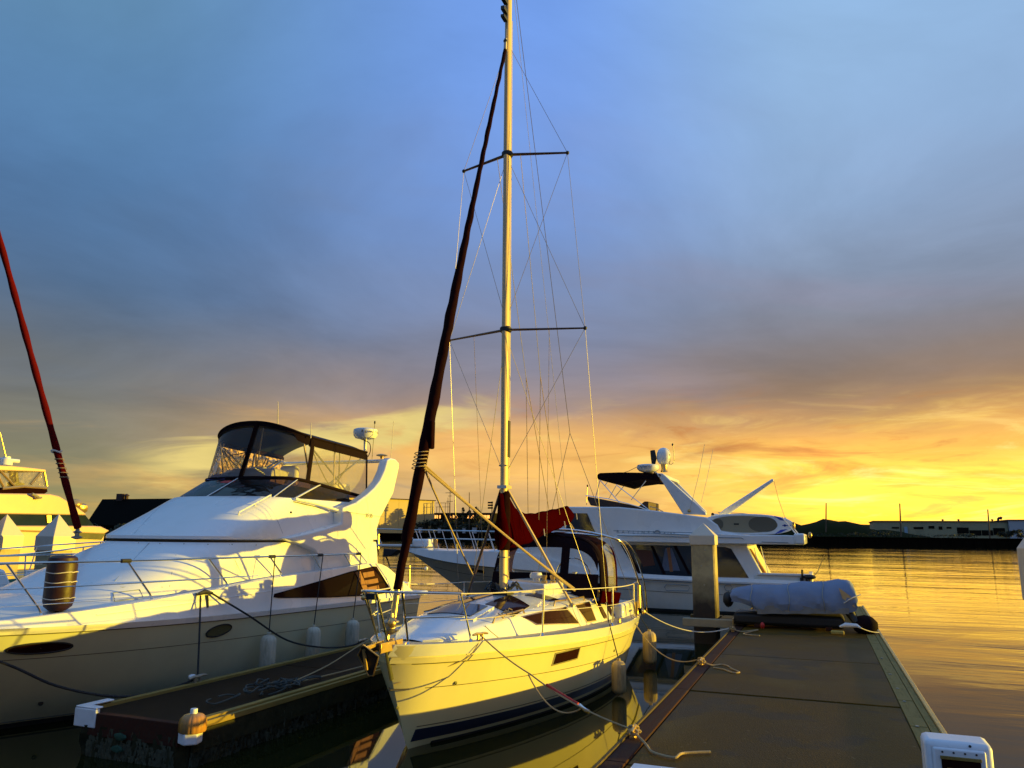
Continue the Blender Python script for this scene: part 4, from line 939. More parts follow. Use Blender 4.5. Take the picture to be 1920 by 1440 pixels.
MB().grid(rows, True, True).build('sail_cover', M['maroon'], sb, ang=70)
MB().lathe((mx, my-.02, 2.27), [(.095, 0), (.108, .1), (.10, .4), (.106, .55), (.10, .75), (.095, .88), (.078, .93)], 18, 5, .06).build('mast_boot', M['maroond'], sb, ang=70)
MB().box((mx-.08, my-.13, 3.24), (mx+.08, my+.1, 3.29)).build('cover_strap', M['steel'], sb)
for y_, z_ in ((13.1, 2.62), (14.3, 2.78), (15.1, 2.95), (14.75, 2.7)):
    MB().tube([(SX+.16, y_, z_), (SX+.17, y_+.02, z_-.12)], .012, 5).build('cover_tie', M['ropew'], sb)
MB().tube([boomB, (SX+.1, 15.75, 2.35)], .012, 6).build('main_sheet', M['rope'], sb)
# furled headsail
f0, f1 = Vector((SX, 8.14, 1.52)), Vector((mx+.01, 11.40, 11.10))
pts = []; rr = []
for i in range(90):
    q = i/89; p = f0.lerp(f1, .035+q*.955)+Vector((.003*math.sin(i*1.7), .004*math.cos(i*1.3), 0)); p.y -= .05*math.sin(math.pi*q)
    pts.append(p); rr.append((.060+.022*math.sin(math.pi*min(1, q*1.6))**.8-.030*q)*(1+.05*math.sin(i*1.1)+.035*math.sin(i*.37)) if q > .06 else .05+.03*q)
fur = MB().tube(pts, rr, 12).build('furled_headsail', M['maroond'], sb, ang=70)
MB().tube([f0-Vector((0, -.03, .15)), pts[0]], .036, 10).build('foil_extrusion', M['sunlit_metal'], sb)
MB().tube([pts[-1], mastp(11.45)-Vector((0, .09, 0))], .012, 6).build('forestay', M['wire'], sb)
MB().ell(mastp(11.3)-Vector((0, .13, .12)), .04, 10, 6).build('halyard_swivel', M['black'], sb)
MB().tube([pts[-1], pts[-1].lerp(mastp(11.3)-Vector((0, .12, 0)), .75)], .03, 8).build('sail_head', M['ropew'], sb)
for i, zz in enumerate((11.6, 11.75, 11.95, 12.25, 12.3)): MB().box((mx-.04, my-.25-.01*zz+.0, zz), (mx+.03, my-.20, zz+.05+.02*(i % 2))).build('mast_fitting', M['black'], mst)
mb = MB()
for k in range(5):
    mb.tube([f0.lerp(f1, .185+.005*k)+Vector((.088*math.cos(a), .088*math.sin(a)-.06, .03*a/3)) for a in [j*.6 for j in range(12)]], .006, 5)
mb.build('sheet_lashing', M['rope'], sb)
lash = f0.lerp(f1, .19)+Vector((.06, -.05, 0))
MB().box((lash.x-.02, lash.y+.1, lash.z+.25), (lash.x+.05, lash.y+.2, lash.z+.62)).build('sail_tab', M['maroond'], sb, bevel=.02)
# jib sheets from the furled sail
MB().tube(sag(lash, (SX+.98, 12.25, 1.64), .02), .017, 6).build('jib_sheet', M['rope'], sb)
MB().tube(sag(lash+Vector((0, 0, .04)), (SX+.90, 12.5, 1.66), .05), .012, 6).build('jib_sheet', M['rope'], sb)
MB().tube(sag(lash, (SX-.74, 12.1, 1.83), .03), .015, 6).build('jib_sheet', M['rope'], sb)
# furling drum, bow roller, anchor
MB().lathe((SX, 8.13, 1.40), [(.03, -.04), (.10, 0), (.11, .015), (.05, .03), (.05, .085), (.105, .10), (.10, .115), (.04, .13), (.035, .2)], 20).build('furling_drum', M['galv'], sb)
MB().ell((SX+.07, 8.05, 1.5), (.05, .06, .06), 10, 6).build('swivel', M['sunlit_metal'], sb)
MB().tube([(SX, 8.12, 1.42), (SX, 8.0, 1.22)], .028, 8).build('stem_tang', M['sunlit_metal'], sb)
MB().box((SX-.07, 7.83, 1.19), (SX-.045, 8.32, 1.30)).build('bow_roller', M['sunlit_metal'], sb, bevel=.004)
MB().box((SX+.045, 7.83, 1.19), (SX+.07, 8.32, 1.30)).build('bow_roller', M['sunlit_metal'], sb, bevel=.004)
MB().lathe((SX-.04, 7.86, 1.25), [(.045, 0), (.03, .04), (.045, .08)], 14, ax=(1, 0, 0)).build('roller_wheel', M['black'], sb)
MB().tube([(SX, 8.06, 1.24), (SX, 8.22, .86)], .05, 8, (1, .4)).build('stem_plate', M['black'], sb)
an = MB()
an.prism([(SX-.012, 7.595, 1.243), (SX-.012, 7.980, 1.286), (SX-.012, 7.980, 1.315), (SX-.012, 7.581, 1.286)], (.024, 0, 0))
an.tube([(SX-.02, 7.609, 1.264), (SX, 7.651, 1.041)], .02, 6)
anchor = an.build('anchor', M['sunlit_metal'], sb)
MB().add([(SX-.02, 7.567, 1.300), (SX-.13, 7.679, 1.185), (SX-.03, 7.749, 0.969), (SX+.03, 7.749, 0.969), (SX+.13, 7.679, 1.185), (SX+.02, 7.567, 1.300), (SX, 7.665, 1.142)], [(0, 1, 6), (1, 2, 6), (2, 3, 6), (3, 4, 6), (4, 5, 6), (0, 6, 5)]).build('fluke', M['black'], anchor, False)
MB().tube([(SX-.13, 7.679, 1.185), (SX-.03, 7.749, 0.969), (SX+.03, 7.749, 0.969), (SX+.13, 7.679, 1.185), (SX, 7.567, 1.315), (SX-.13, 7.679, 1.185)], .010, 6).build('fluke_edge', M['sunlit_metal'], anchor)
# pulpit
zt = 1.86
def dk(s, side, ins=.06): return SH.at(s, szs(s), side, -ins)+Vector((0, 0, .03))
rail = [Vector((SX+1.02, 8.03+2.05, 1.78)), Vector((SX+.62, 8.03+.85, 1.84)), Vector((SX+.3, 8.03+.05, 1.87)), Vector((SX+.12, 7.60, 1.885)), Vector((SX-.12, 7.60, 1.885)), Vector((SX-.3, 8.08, 1.87)), Vector((SX-.62, 8.88, 1.84)), Vector((SX-1.02, 10.05, 1.78))]
rail = [Vector((SX+.60, 8.75, 1.80)), Vector((SX+.42, 8.3, 1.83)), Vector((SX+.22, 7.84, 1.86)), Vector((SX+.0, 7.63, 1.875)), Vector((SX-.22, 7.84, 1.86)), Vector((SX-.42, 8.3, 1.83)), Vector((SX-.60, 8.75, 1.80))]
MB().tube(curve(rail, 5), .0145, 8).build('pulpit_rail', M['steel'], sb)
mid_ = [Vector((SX+.40, 8.48, 1.53)), Vector((SX+.78, 9.32, 1.47))]
for sd_ in (1, -1):
    for (s, tp) in ((.18, Vector((SX+sd_*.26, 7.92, 1.855))), (.95, Vector((SX+sd_*.60, 8.75, 1.80)))):
        b_ = dk(s, sd_); MB().tube([b_, b_.lerp(tp, .25)+Vector((0, 0, .02)), tp], .0125, 8).build('pulpit_leg', M['steel'], sb)
        MB().lathe(b_-Vector((0, 0, .03)), [(.035, 0), (.03, .02), (.016, .05)], 10).build('rail_foot', M['steel'], sb)
    a_ = dk(.18, sd_).lerp(Vector((SX+sd_*.26, 7.92, 1.855)), .5); c_ = dk(.95, sd_).lerp(Vector((SX+sd_*.60, 8.75, 1.80)), .52)
    MB().tube([a_, c_], .0125, 8).build('pulpit_midrail', M['steel'], sb)
    MB().tube([(SX+sd_*.07, 7.68, 1.86), (SX+sd_*.06, 7.98, 1.30)], .013, 8).build('pulpit_leg', M['steel'], sb)
MB().box((SX-.06, 7.66, 1.78), (SX+.06, 7.74, 1.85)).build('navigation_light', M['black'], sb, bevel=.01)
MB().ell((SX-.08, 7.66, 1.80), (.035, .03, .03), 10, 6).build('navigation_light', M['sunlit_metal'], sb)
# stanchions and lifelines
sts = {1: [], -1: []}
for sd_ in (1, -1):
    for s in (2.35, 5.1):
        b_ = dk(s, sd_, .07); tp = b_+Vector((sd_*.02, 0, .60)); sts[sd_].append(tp); MB().tube([b_, tp], .0135, 8).build('stanchion', M['steel'], sb)
        MB().lathe(b_-Vector((0, 0, .03)), [(.035, 0), (.03, .02), (.017, .05)], 10).build('rail_foot', M['steel'], sb)
    p0 = Vector((SX+sd_*.60, 8.75, 1.80)); q0 = Vector((SX+sd_*1.27, 15.3, 1.60))
    seq = [p0]+sts[sd_]+[q0]
    for a_, b_ in zip(seq, seq[1:]): MB().tube(sag(a_, b_, .015, 6), .008, 6).build('lifeline', M['ropew'], sb)
    dn = Vector((0, 0, -.29)); seq = [p0+Vector((0, 0, -.31))]+[x+dn for x in sts[sd_]]+[q0+dn]
    for a_, b_ in zip(seq, seq[1:]): MB().tube(sag(a_, b_, .01, 6), .005, 5).build('lifeline', M['ropew'], sb)
# stern rail and stainless arch
for sd_ in (1, -1):
    X_ = SX+sd_*1.27
    MB().tube(curve([(X_, 16.0, .98), (X_, 15.9, 1.35), (X_+.0, 15.62, 1.60), (X_, 15.2, 1.60)], 4), .015, 8).build('stern_rail', M['steel'], sb)
    MB().tube([(X_, 15.25, .98), (X_, 15.22, 1.60)], .014, 8).build('stern_rail', M['steel'], sb)
    MB().tube([(X_+.02*sd_, 15.62, 1.12), (X_+.02*sd_, 15.60, 1.56)], .03, 8).build('rail_bracket', M['sunlit_metal'], sb)
    MB().tube([(X_+.03*sd_, 15.30, 1.0), (X_+.05*sd_, 15.18, 1.28)], .028, 8).build('rail_bracket', M['sunlit_metal'], sb)
MB().tube(curve([(SX+1.30, 16.0, .98), (SX+1.30, 15.55, 1.62), (SX+1.28, 14.45, 2.33), (SX+1.05, 14.1, 2.50), (SX+.5, 14.05, 2.60), (SX, 14.0, 2.62), (SX-.5, 14.05, 2.60), (SX-1.05, 14.1, 2.5), (SX-1.28, 14.45, 2.33), (SX-1.30, 15.55, 1.62), (SX-1.3, 16.0, .98)], 5), .024, 10).build('stern_arch', M['steel'], sb)
MB().tube(curve([(SX+1.36, 16.02, 1.0), (SX+1.38, 15.65, 1.64), (SX+1.34, 14.75, 2.3), (SX+1.05, 14.35, 2.48), (SX, 14.25, 2.56), (SX-1.05, 14.35, 2.48), (SX-1.34, 14.75, 2.3), (SX-1.38, 15.65, 1.64), (SX-1.36, 16.02, 1.)], 5), .015, 8).build('stern_arch', M['steel'], sb)
MB().ell((SX+1.3, 15.95, 1.02), (.04, .05, .06), 10, 6).build('rail_foot', M['sunlit_metal'], sb)
# dodger: canvas hood with clear panels
def dod(a, y_, k=1.):      # arch angle a from port 0 to starboard pi
    w_, h = 1.02*k, 1.0*k; c_, s_ = math.cos(a), math.sin(a); e = .55
    return Vector((SX+.02+w_*math.copysign(abs(c_)**e, c_), y_+.12*(s_), 1.52+h*.96*s_**e if s_ > 0 else 1.52))
def strip(a0, a1, y0, y1, m, nm, k0=1., k1=1., n=14, nn=6, off=0.):
    rows = [[dod(a0+(a1-a0)*i/n, y0+(y1-y0)*j/nn, k0+(k1-k0)*j/nn)+Vector((0, 0, off)) for j in range(nn+1)] for i in range(n+1)]
    return MB().grid(rows).build(nm, m, dg, ang=60)
dg = MB().tube([dod(math.pi*i/40, 13.75, 1.0) for i in range(41)], .06, 8, (1.6, .8)).build('spray_hood', M['blackc'], sb, ang=70)
# canvas top between the front bow and the rear bow
rows = []
for i in range(41):
    a = math.pi*i/40; rows.append([dod(a, 13.75+.9*j/8, 1+.05*j/8)+Vector((0, 0, .03*math.sin(j*1.5+i*.4))) for j in range(9)])
rr_ = rows[0:0]
MB().grid(rows[10:31]).build('hood_top', M['maroond'], dg, ang=70)
MB().grid([r_[6:] for r_ in rows[0:11]]).build('hood_side', M['maroon'], dg, ang=70)
MB().grid([r_[0:4] for r_ in rows[0:14]]).build('hood_side_edge', M['maroond'], dg, ang=70)
MB().grid([[rows[i][k]+Vector((.006, 0, 0)) for k in range(3, 8)] for i in range(0, 11)]).build('side_window', M['sidevinyl'], dg, ang=70)
MB().grid([r_ for r_ in [[Vector(p) for p in r2] for r2 in rows[30:41]]]).build('hood_side', M['maroond'], dg, ang=70)
# front screen: three clear panels between dark canvas strips
def fpn(x, z, y_=13.78): return Vector((SX+x, y_-.30*(1-(z-1.5)/1.0)-.0, z))
def ztop(x): q = min(1, abs(x-.02)/1.02); return 1.52+.96*max(0, (1-q**3.6))**(1/3.6)*.985
def fgrid(x0, x1, zlo, zhi_f, m, nm, yo=0., n=10):
    rows = []
    for i in range(n+1):
        x = x0+(x1-x0)*i/n; zh = zhi_f(x)
        rows.append([fpn(x, zlo+(zh-zlo)*k/6)+Vector((0, yo, 0)) for k in range(7)])
    return MB().grid(rows).build(nm, m, dg, ang=60)
fgrid(-1.0, 1.02, 1.44, lambda x: 1.83, M['blackc'], 'hood_apron', -.012)
fgrid(-.96, .30, 1.83, lambda x: ztop(x)-.10, M['clear'], 'front_window')
fgrid(.46, .98, 1.83, lambda x: ztop(x)-.06, M['clear'], 'front_window')
fgrid(.30, .46, 1.70, lambda x: ztop(x)-.02, M['blackc'], 'window_divider', -.01, 3)
fgrid(-1.0, 1.02, 1.83, lambda x: 1.84, M['blackc'], 'window_divider', -.012)
rows = []
for i in range(31):
    x = -.98+1.98*i/30; zh = ztop(x); rows.append([fpn(x, zh-.17)+Vector((0, -.012, 0)), fpn(x, zh)+Vector((0, -.012, 0)), fpn(x, zh)+Vector((0, .05, .03))])
MB().grid(rows).build('hood_front_hem', M['blackc'], dg, ang=70)
MB().box((SX-1.0, 14.6, 1.2), (SX+1.02, 14.75, 1.62)).build('cockpit_dodger_base', M['maroond'], dg, bevel=.03)
MB().prism([(SX+1.0, 13.6, 1.35), (SX+1.0, 14.9, 1.22), (SX+1.06, 14.9, 1.45), (SX+1.04, 13.6, 1.56)], (.05, 0, 0)).build('hood_skirt', M['maroon'], dg, bevel=.02)
# cockpit things seen through the hood
MB().lathe((SX+.1, 15.15, 1.25), [(.03, 0), (.03, .5), (.06, .55)], 10).build('steering_pedestal', M['gel'], sb)
MB().tube([(SX+.1+.35*math.cos(a*.3), 15.05, 1.72+.35*math.sin(a*.3)) for a in range(22)], .014, 6).build('steering_wheel', M['steel'], sb)
MB().ell((SX+.55, 14.2, 1.62), (.28, .2, .09), 12, 8, .04).build('cushion', M['rope'], sb)
# deck cleats and lines
def scleat(s, sd_):
    p = dk(s, sd_, .02); return cleat(sb, p.x, p.y, p.z+.0, M['sunlit_metal'], .9, -.35*sd_ if s < 3 else .1)
for s in (1.05, 5.4, 7.6):
    for sd_ in (1, -1): scleat(s, sd_)
pc = dk(1.05, 1, .02)+Vector((0, 0, .06))
seg1 = sag(pc, (-3.35, 9.18, .86), .03, 8)
rope('mooring_line', 'thin dark bow line with red snubber from the sloop to the near dock cleat', seg1+sag((-3.35, 9.18, .86), (-1.9, 8.22, .58), .06, 12)[1:], .009, M['rope'], sm=0)
MB_ = MB().tube(sag((-3.08, 9.0, .79), (-2.62, 8.74, .665), .005, 6), .016, 8)
tag(MB_.build('line_snubber', M['roper']), 'red rubber snubber on the sloop bow line', 'snubber')
rope('mooring_line', 'slack brown loop hanging below the sloop bow line', sag((-3.37, 9.16, .86), (-2.56, 8.68, .64), .20, 12), .009, M['rope'], sm=0)
tag(MB().tube(sag((-2.60, 8.72, .66), (-2.46, 8.62, .62), .01, 6), .02, 6).build('shackle_chain', M['steel']), 'shiny shackle joining the sloop bow line to dock rope', 'shackle')
rope('mooring_line', 'sagging stern line from the sloop to the middle dock cleat', sag((SX+1.25, 15.0, 1.03), (-1.95, 13.1, .58), .30, 16), .009, M['rope'], sm=0)
rope('mooring_line', 'long pale stern line from the sloop to the cleat by the white-capped piling', sag((SX+1.29, 15.9, 1.05), (-1.95, 17.85, .58), .22, 16), .011, M['ropew'], sm=0)
rope('mooring_line', 'thin line from the sloop bow cleat draped down the hull to the stem', [pc, SH.at(.95, szs(.95)-.05, 1, .03), SH.at(.8, 1.0, 1, .02), SH.at(.2, .8, 1, .02)], .006, M['rope'], sm=5)
# fenders
def fender(name, label, x, y_, zc, L_f=.5, r=.115, m=None, group=None, line_to=None, tilt=0.):
    th = thing(name, label, 'fender', (x, y_, zc-L_f/2), group); m = m or M['fender']
    zb = zc-L_f/2
    prof_ = [(.02, 0), (r*.55, .012), (r*.9, .05), (r, .10), (r, L_f-.10), (r*.9, L_f-.05), (r*.6, L_f-.012), (.03, L_f), (.03, L_f+.03), (.015, L_f+.035)]
    MB().lathe((x, y_, zb), prof_, 40, 12, .035).build('body', m, th, ang=60)
    if line_to: MB().tube(sag((x, y_, zb+L_f+.02), line_to, .005, 6), .009, 6).build('rope', M['ropeb'] if m != M['fender'] or x < -7 else M['rope'], th)
    return th
s_ = 12.75-8.03; fx = SH.at(s_, szs(s_), 1, 0).x+.13
fender('fender', 'weathered ribbed fender hanging at the sloop quarter over the water', fx, 12.75, .28, .52, .115, M['fender2'], line_to=(fx-.13, 12.7, 1.10))
s_ = 15.55-8.03; fx = SH.at(s_, szs(s_), 1, 0).x+.17
fender('fender', 'round-topped fender hanging off the sloop stern corner', fx, 15.75, .36, .62, .13, M['fender2'], line_to=(fx-.2, 15.7, 1.0))

from mathutils.bvhtree import BVHTree
def hit(objs, x, y, off=.0):
    """the point of a built surface seen at a photo point"""
    d = _ray(x, y).normalized(); best = None
    for o in objs:
        loc = THING_LOC.get(root_of(o).name, Vector())
        bv = BVHTree.FromPolygons([v.co+loc for v in o.data.vertices], [tuple(p.vertices) for p in o.data.polygons])
        h = bv.ray_cast(EYE, d)
        if h[0] is not None and (best is None or h[3] < best[3]): best = h
    if best is None: return None
    n = best[1] if best[1].dot(d) < 0 else -best[1]
    return best[0]+n*off
# ------------------------------------------------------------------ motor yacht on the left
YX, Y0 = -10.25, 4.6
def yplace(s, x, z): return Vector((YX+x, Y0+s, z))
YH = Hull([(-.5, 2.6), (0, 1.75), (1.42, 0)], 11.4,
          [(0, 0), (.012, .22), (.03, .42), (.07, .80), (.14, 1.24), (.26, 1.60), (.39, 1.75), (.5, 1.80), (.8, 1.80), (1, 1.74)],
          [(0, 0), (.05, .1), (.12, .35), (.2, .72), (.35, 1.2), (.5, 1.45), (.7, 1.56), (1, 1.52)],
          [(0, 1.42), (.14, 1.35), (.26, 1.30), (.42, 1.25), (.82, 1.17), (1, 1.13)], .75, .5, yplace)
yt = thing('motor_yacht', 'large white flybridge motor yacht with clear canopy filling the left of the picture', 'motor yacht', (YX, 11, 0))
yhull = YH.shell(50, 14).build('hull', M['hull2'], yt, ang=50)
yzr = lambda s: sinterp(s/11.4, YH.zs)
yD = lambda s: sinterp(s/11.4, YH.D)
yzg = lambda s: sinterp(s, [(0, 1.47), (1.6, 1.44), (2.96, 1.51), (4.4, 1.61), (6.4, 1.76), (8.6, 1.87), (9.4, 1.905), (9.75, 1.88), (10.1, 1.78), (11.4, 1.17)])
def bul(s, v, side=1, off=0.): return yplace(s, side*max(0, yD(s)-.03-.07*v+off), yzr(s)+.03+(yzg(s)-yzr(s)-.03)*v)
for side in (1, -1):
    YH.band(lambda s: yzr(s)-.04, lambda s: yzr(s)+.035, .02, 11.38, .022, side).build('rub_rail', M['gel2'], yt)
    YH.band(lambda s: yzr(s)-.055, lambda s: yzr(s)-.043, .1, 11.38, .008, side, nz=1).build('rail_shadow_line', M['groove'], yt)
    YH.band(lambda s: yzr(s)-.36, lambda s: yzr(s)-.352, .5, 11.38, .003, side, nz=1).build('hull_crease', M['groove'], yt)
    YH.band(-.45, .07, 2.2, 11.38, .004, side).build('bottom_paint', M['anti'], yt)
    YH.band(.085, .10, 1.9, 11.38, .004, side, nz=1).build('pin_stripe', M['print'], yt)
    rows = [[bul(11.4*(i/60)**1.2, v, side) for v in (0, .25, .5, .75, .93, 1)]+[bul(11.4*(i/60)**1.2, 1, side, -.05)+Vector((0, 0, .012)), bul(11.4*(i/60)**1.2, 1, side, -.12)+Vector((0, 0, .0))] for i in range(61)]
    b_ = MB().grid(rows).build('bulwark', M['gel2'], yt, ang=50)
    if side == 1: ybul = b_
    MB().tube([bul(3.0+i*.3, .62, side, .0) for i in range(14)], .008, 5).build('moulding_line', M['gel2'], yt)
rows = []
for i in range(41):
    s = 11.3*(i/40)**1.2; e = max(0, yD(s)-.20); z = yzg(s) if s < 9.4 else 1.45
    rows.append([yplace(s, e*k/6, z-.03+.16*min(1, s/3)*(1-(k/6)**2)) for k in range(-6, 7)])
ydeck = MB().grid(rows).build('deck', M['gel2'], yt)
def ring(z, tip, hb, Rr, n=2.5, aft=14.6, na=8, nc=14):
    zf = z if callable(z) else (lambda y_: z); half = []
    for i in range(na): half.append((hb, aft+(tip+Rr-aft)*i/na))
    for i in range(nc+1):
        a = math.pi/2*i/nc; half.append((hb*abs(math.cos(a))**(2/n), tip+Rr-Rr*abs(math.sin(a))**(2/n)))
    full = half+[(-x, y_) for x, y_ in half[-2::-1]]
    return [Vector((YX+x, y_, zf(y_))) for x, y_ in full]
lower = [ring(1.30, 6.9, 1.47, 2.6, 2.8), ring(1.50, 7.2, 1.47, 2.5, 2.8), ring(1.60, 7.6, 1.46, 2.3, 2.9), ring(1.78, 8.12, 1.45, 2.0, 3), ring(2.1, 8.95, 1.42, 1.7, 3), ring(2.31, 9.55, 1.385, 1.55, 3), ring(2.34, 9.6, 1.37, 1.5, 3)]
ytr = MB().grid(lower).build('forward_cabin', M['gel2'], yt, ang=35)
MB().grid([ring(2.33, 9.70, 1.33, 1.45, 3), ring(2.44, 9.70, 1.33, 1.45, 3)]).build('brow_groove', M['groove'], yt)
upper = [ring(2.375, 9.68, 1.375, 1.5, 3), ring(2.39, 9.62, 1.405, 1.5, 3), ring(2.44, 9.62, 1.405, 1.5, 3), ring(2.62, 9.98, 1.37, 1.42, 3), ring(2.85, 10.46, 1.33, 1.3, 3), ring(3.08, 10.90, 1.27, 1.15, 3), ring(3.13, 11.0, 1.245, 1.1, 3), ring(3.145, 11.08, 1.20, 1.05, 3)]
yup = MB().grid(upper).add(upper[-1], [tuple(range(len(upper[-1])))]).build('flybridge_moulding', M['gel2'], yt, ang=35)
zA = lambda y_: 3.15+max(0, y_-12.9)*.10
zB = lambda y_: 3.52-max(0, y_-12.0)*.10
rA, rB = ring(zA, 11.10, 1.19, 1.0, 3, 14.5), ring(zB, 11.80, 1.15, .75, 2.8, 14.5)
MB().grid([rA, rB]).build('windscreen', M['tint'], yt, ang=50)
MB().grid([ring(3.14, 11.25, 1.10, .95, 3, 14.4), ring(lambda y_: zB(y_)-.10, 11.95, 1.03, .8, 2.5, 14.4)]).build('helm_liner', mat('dark_brown_liner', (.04, .022, .022), .8), yt)
MB().ell((YX-.12, 11.70, 3.38), (.34, .10, .09), 14, 8, .05).build('red_bag', M['red'], yt)
MB().tube([p for p in rB], .042, 8, (1, .8)).build('canopy_bottom_hem', M['blackc'], yt)
def proj(p):
    v = Vector(p)-EYE; return 960+FPX*v.dot(rt)/v.dot(fwd), 720-FPX*v.dot(up)/v.dot(fwd)
def ring_at(rg, px, front=True):
    best = None
    for a, b in zip(rg, rg[1:]):
        for k in range(6):
            p = a.lerp(b, k/6); d = abs(proj(p)[0]-px)+(0 if p.x > YX-1.3 and p.y < 15 else 999)
            if best is None or d < best[0]: best = (d, p)
    return best[1]
for pa, pb, w_ in ((390, 447, .014), (515, 559, .016), (556, 601, .032)):
    a, b = ring_at(rA, pa), ring_at(rB, pb); MB().tube([a+(a-b)*.12+Vector((.01, -.03, .0)), b+Vector((.01, -.03, .0))], w_, 8, (1, .5)).build('window_mullion', M['gel2'], yt)
# canopy
RT = 1.10
def rz(x, y_): return 4.34-max(0, y_-12.2)*.042+.27*(1-min(1, abs(x/RT))**2.2)
def yfront(x): q = min(1, abs(x)/RT); return 11.95+.72*(1-(1-q**2.5)**(1/2.5))
rows = []
for i in range(25):
    x = -RT+2*RT*i/24; yf = yfront(x); rows.append([Vector((YX+x, yf+(14.5-yf)*j/10, rz(x, yf+(14.5-yf)*j/10))) for j in range(11)])
rf = MB().grid(rows).build('canopy_roof', M['navyc'], yt, ang=70)
def roofring(drop=0., out=0.):
    pts = []
    r0 = ring(0, 11.95, RT, .72, 2.5, 14.5)
    for p in r0: pts.append(Vector((YX+(p.x-YX)*(1+out), p.y, rz(p.x-YX, p.y)-drop)))
    return pts
def hemdrop(p): return .07 if p.y < 12.2 else .17
rr0 = roofring(-.015, .012); MB().grid([rr0, [p-Vector((0, 0, hemdrop(p))) for p in rr0]]).build('canopy_valance', M['blackc'], yt, ang=70)
MB().tube(rr0, .022, 8).build('canopy_edge', M['blackc'], yt)
topr = roofring(.10)
nr = len(rB)
def wallseg(i0, i1, nm): return MB().grid([[rB[i].lerp(topr[i], q) for q in (0, .2, .4, .6, .8, 1)] for i in range(i0, i1+1)]).build(nm, M['clear' if nm == 'clear_panel' else 'hazy'], yt, ang=70)
wallseg(0, 9, 'side_panel'); wallseg(9, nr-10, 'clear_panel'); wallseg(nr-10, nr-1, 'clear_panel')
MB().grid([[rB[0].lerp(rB[-1], k/6).lerp(topr[0].lerp(topr[-1], k/6)+Vector((0, 0, .2*(1-abs(k/3-1)))), q) for q in (0, .5, 1)] for k in range(7)]).build('clear_panel', M['clear'], yt)
def strip2(p, q, w_, m, nm, fl=(1.5, .5)): return MB().tube([p, q], w_, 8, fl).build(nm, m, yt)
def idx(px, rg):
    bi = min(range(nr), key=lambda i: abs(proj(rg[i])[0]-px)+(0 if i < nr*.75 else 999)); return bi
strip2(rB[9], rr0[9]-Vector((0, 0, .04)), .045, M['blackc'], 'canopy_strip'); strip2(rB[nr-10], rr0[nr-10]-Vector((0, 0, .04)), .022, M['galv'], 'canopy_strip')
strip2(rB[0], rr0[0]-Vector((0, 0, .05)), .02, M['blackc'], 'canopy_strip'); strip2(rB[-1], rr0[-1]-Vector((0, 0, .05)), .02, M['blackc'], 'canopy_strip')
b_, t__ = ring_at(rB, 452), ring_at(rr0[:nr*3//4], 484); strip2(b_, t__-Vector((0, 0, .03)), .046, M['blackc'], 'canopy_strip')
for px, pt in ((425, 460), (472, 492), (575, 588)): strip2(ring_at(rB, px)+Vector((0, .03, 0)), ring_at(topr, pt)+Vector((0, .03, 0)), .012, M['galv'], 'zip_strip', (1, 1))
for sd_ in (1, -1):      # bimini frame tubes
    X_ = YX+sd_*(RT-.05)
    for a, b in (((12.6, 3.45), (12.35, 4.28)), ((12.5, 4.2), (13.9, 3.4)), ((14.35, 4.1), (13.2, 3.45)), ((13.4, 3.45), (13.42, 4.2))):
        MB().tube([(X_, a[0], a[1]), (X_-.03*sd_, b[0], b[1])], .018, 8).build('frame_tube', M['steel'], yt)
    MB().tube(curve([(X_+.02*sd_, 12.55, 4.15), (X_+.02*sd_, 12.9, 3.75), (X_+.02*sd_, 13.3, 3.46), (X_+.02*sd_, 13.75, 3.8), (X_+.02*sd_, 13.95, 4.15)], 4), .010, 6).build('zip_curve', M['groove'], yt)
    MB().tube([(X_+.02*sd_, 13.55, 3.45), (X_+.02*sd_, 13.52, 4.15)], .012, 6).build('zip_strip', M['groove'], yt)
# helm gear under the canopy
MB().prism([(YX-.75, 12.0, 3.35), (YX+.45, 12.0, 3.35), (YX+.45, 12.25, 3.75), (YX-.75, 12.25, 3.72)], (0, .5, -.05)).build('helm_console', M['paper'], yt, bevel=.03)
MB().prism([(YX-.85, 11.85, 3.50), (YX-.3, 11.75, 3.5), (YX-.35, 11.9, 3.62), (YX-.8, 12.0, 3.62)], (0, .1, .02)).build('folded_cover', mat('blue_purple_cloth', (.05, .05, .22), .8), yt, bevel=.01)
rnd = random.Random(4)
for i in range(7): MB().box((YX-.55+.03*i, 11.82+.02*i, 3.54+.028*i), (YX+.55-.05*i, 11.95+.02*i, 3.553+.028*i)).build('chart_sheet', M['paper'], yt)
for x_ in (-.55, .25): 
    MB().box((YX+x_-.2, 12.9, 3.1), (YX+x_+.22, 13.05, 3.85)).build('helm_seat', M['gel2'], yt, bevel=.06)
    MB().box((YX+x_-.2, 12.6, 3.1), (YX+x_+.22, 13.0, 3.45)).build('helm_seat', M['gel2'], yt, bevel=.06)
MB().box((YX+.3, 13.6, 3.1), (YX+.95, 14.2, 3.55)).build('bench_seat', M['gel2'], yt, bevel=.06)
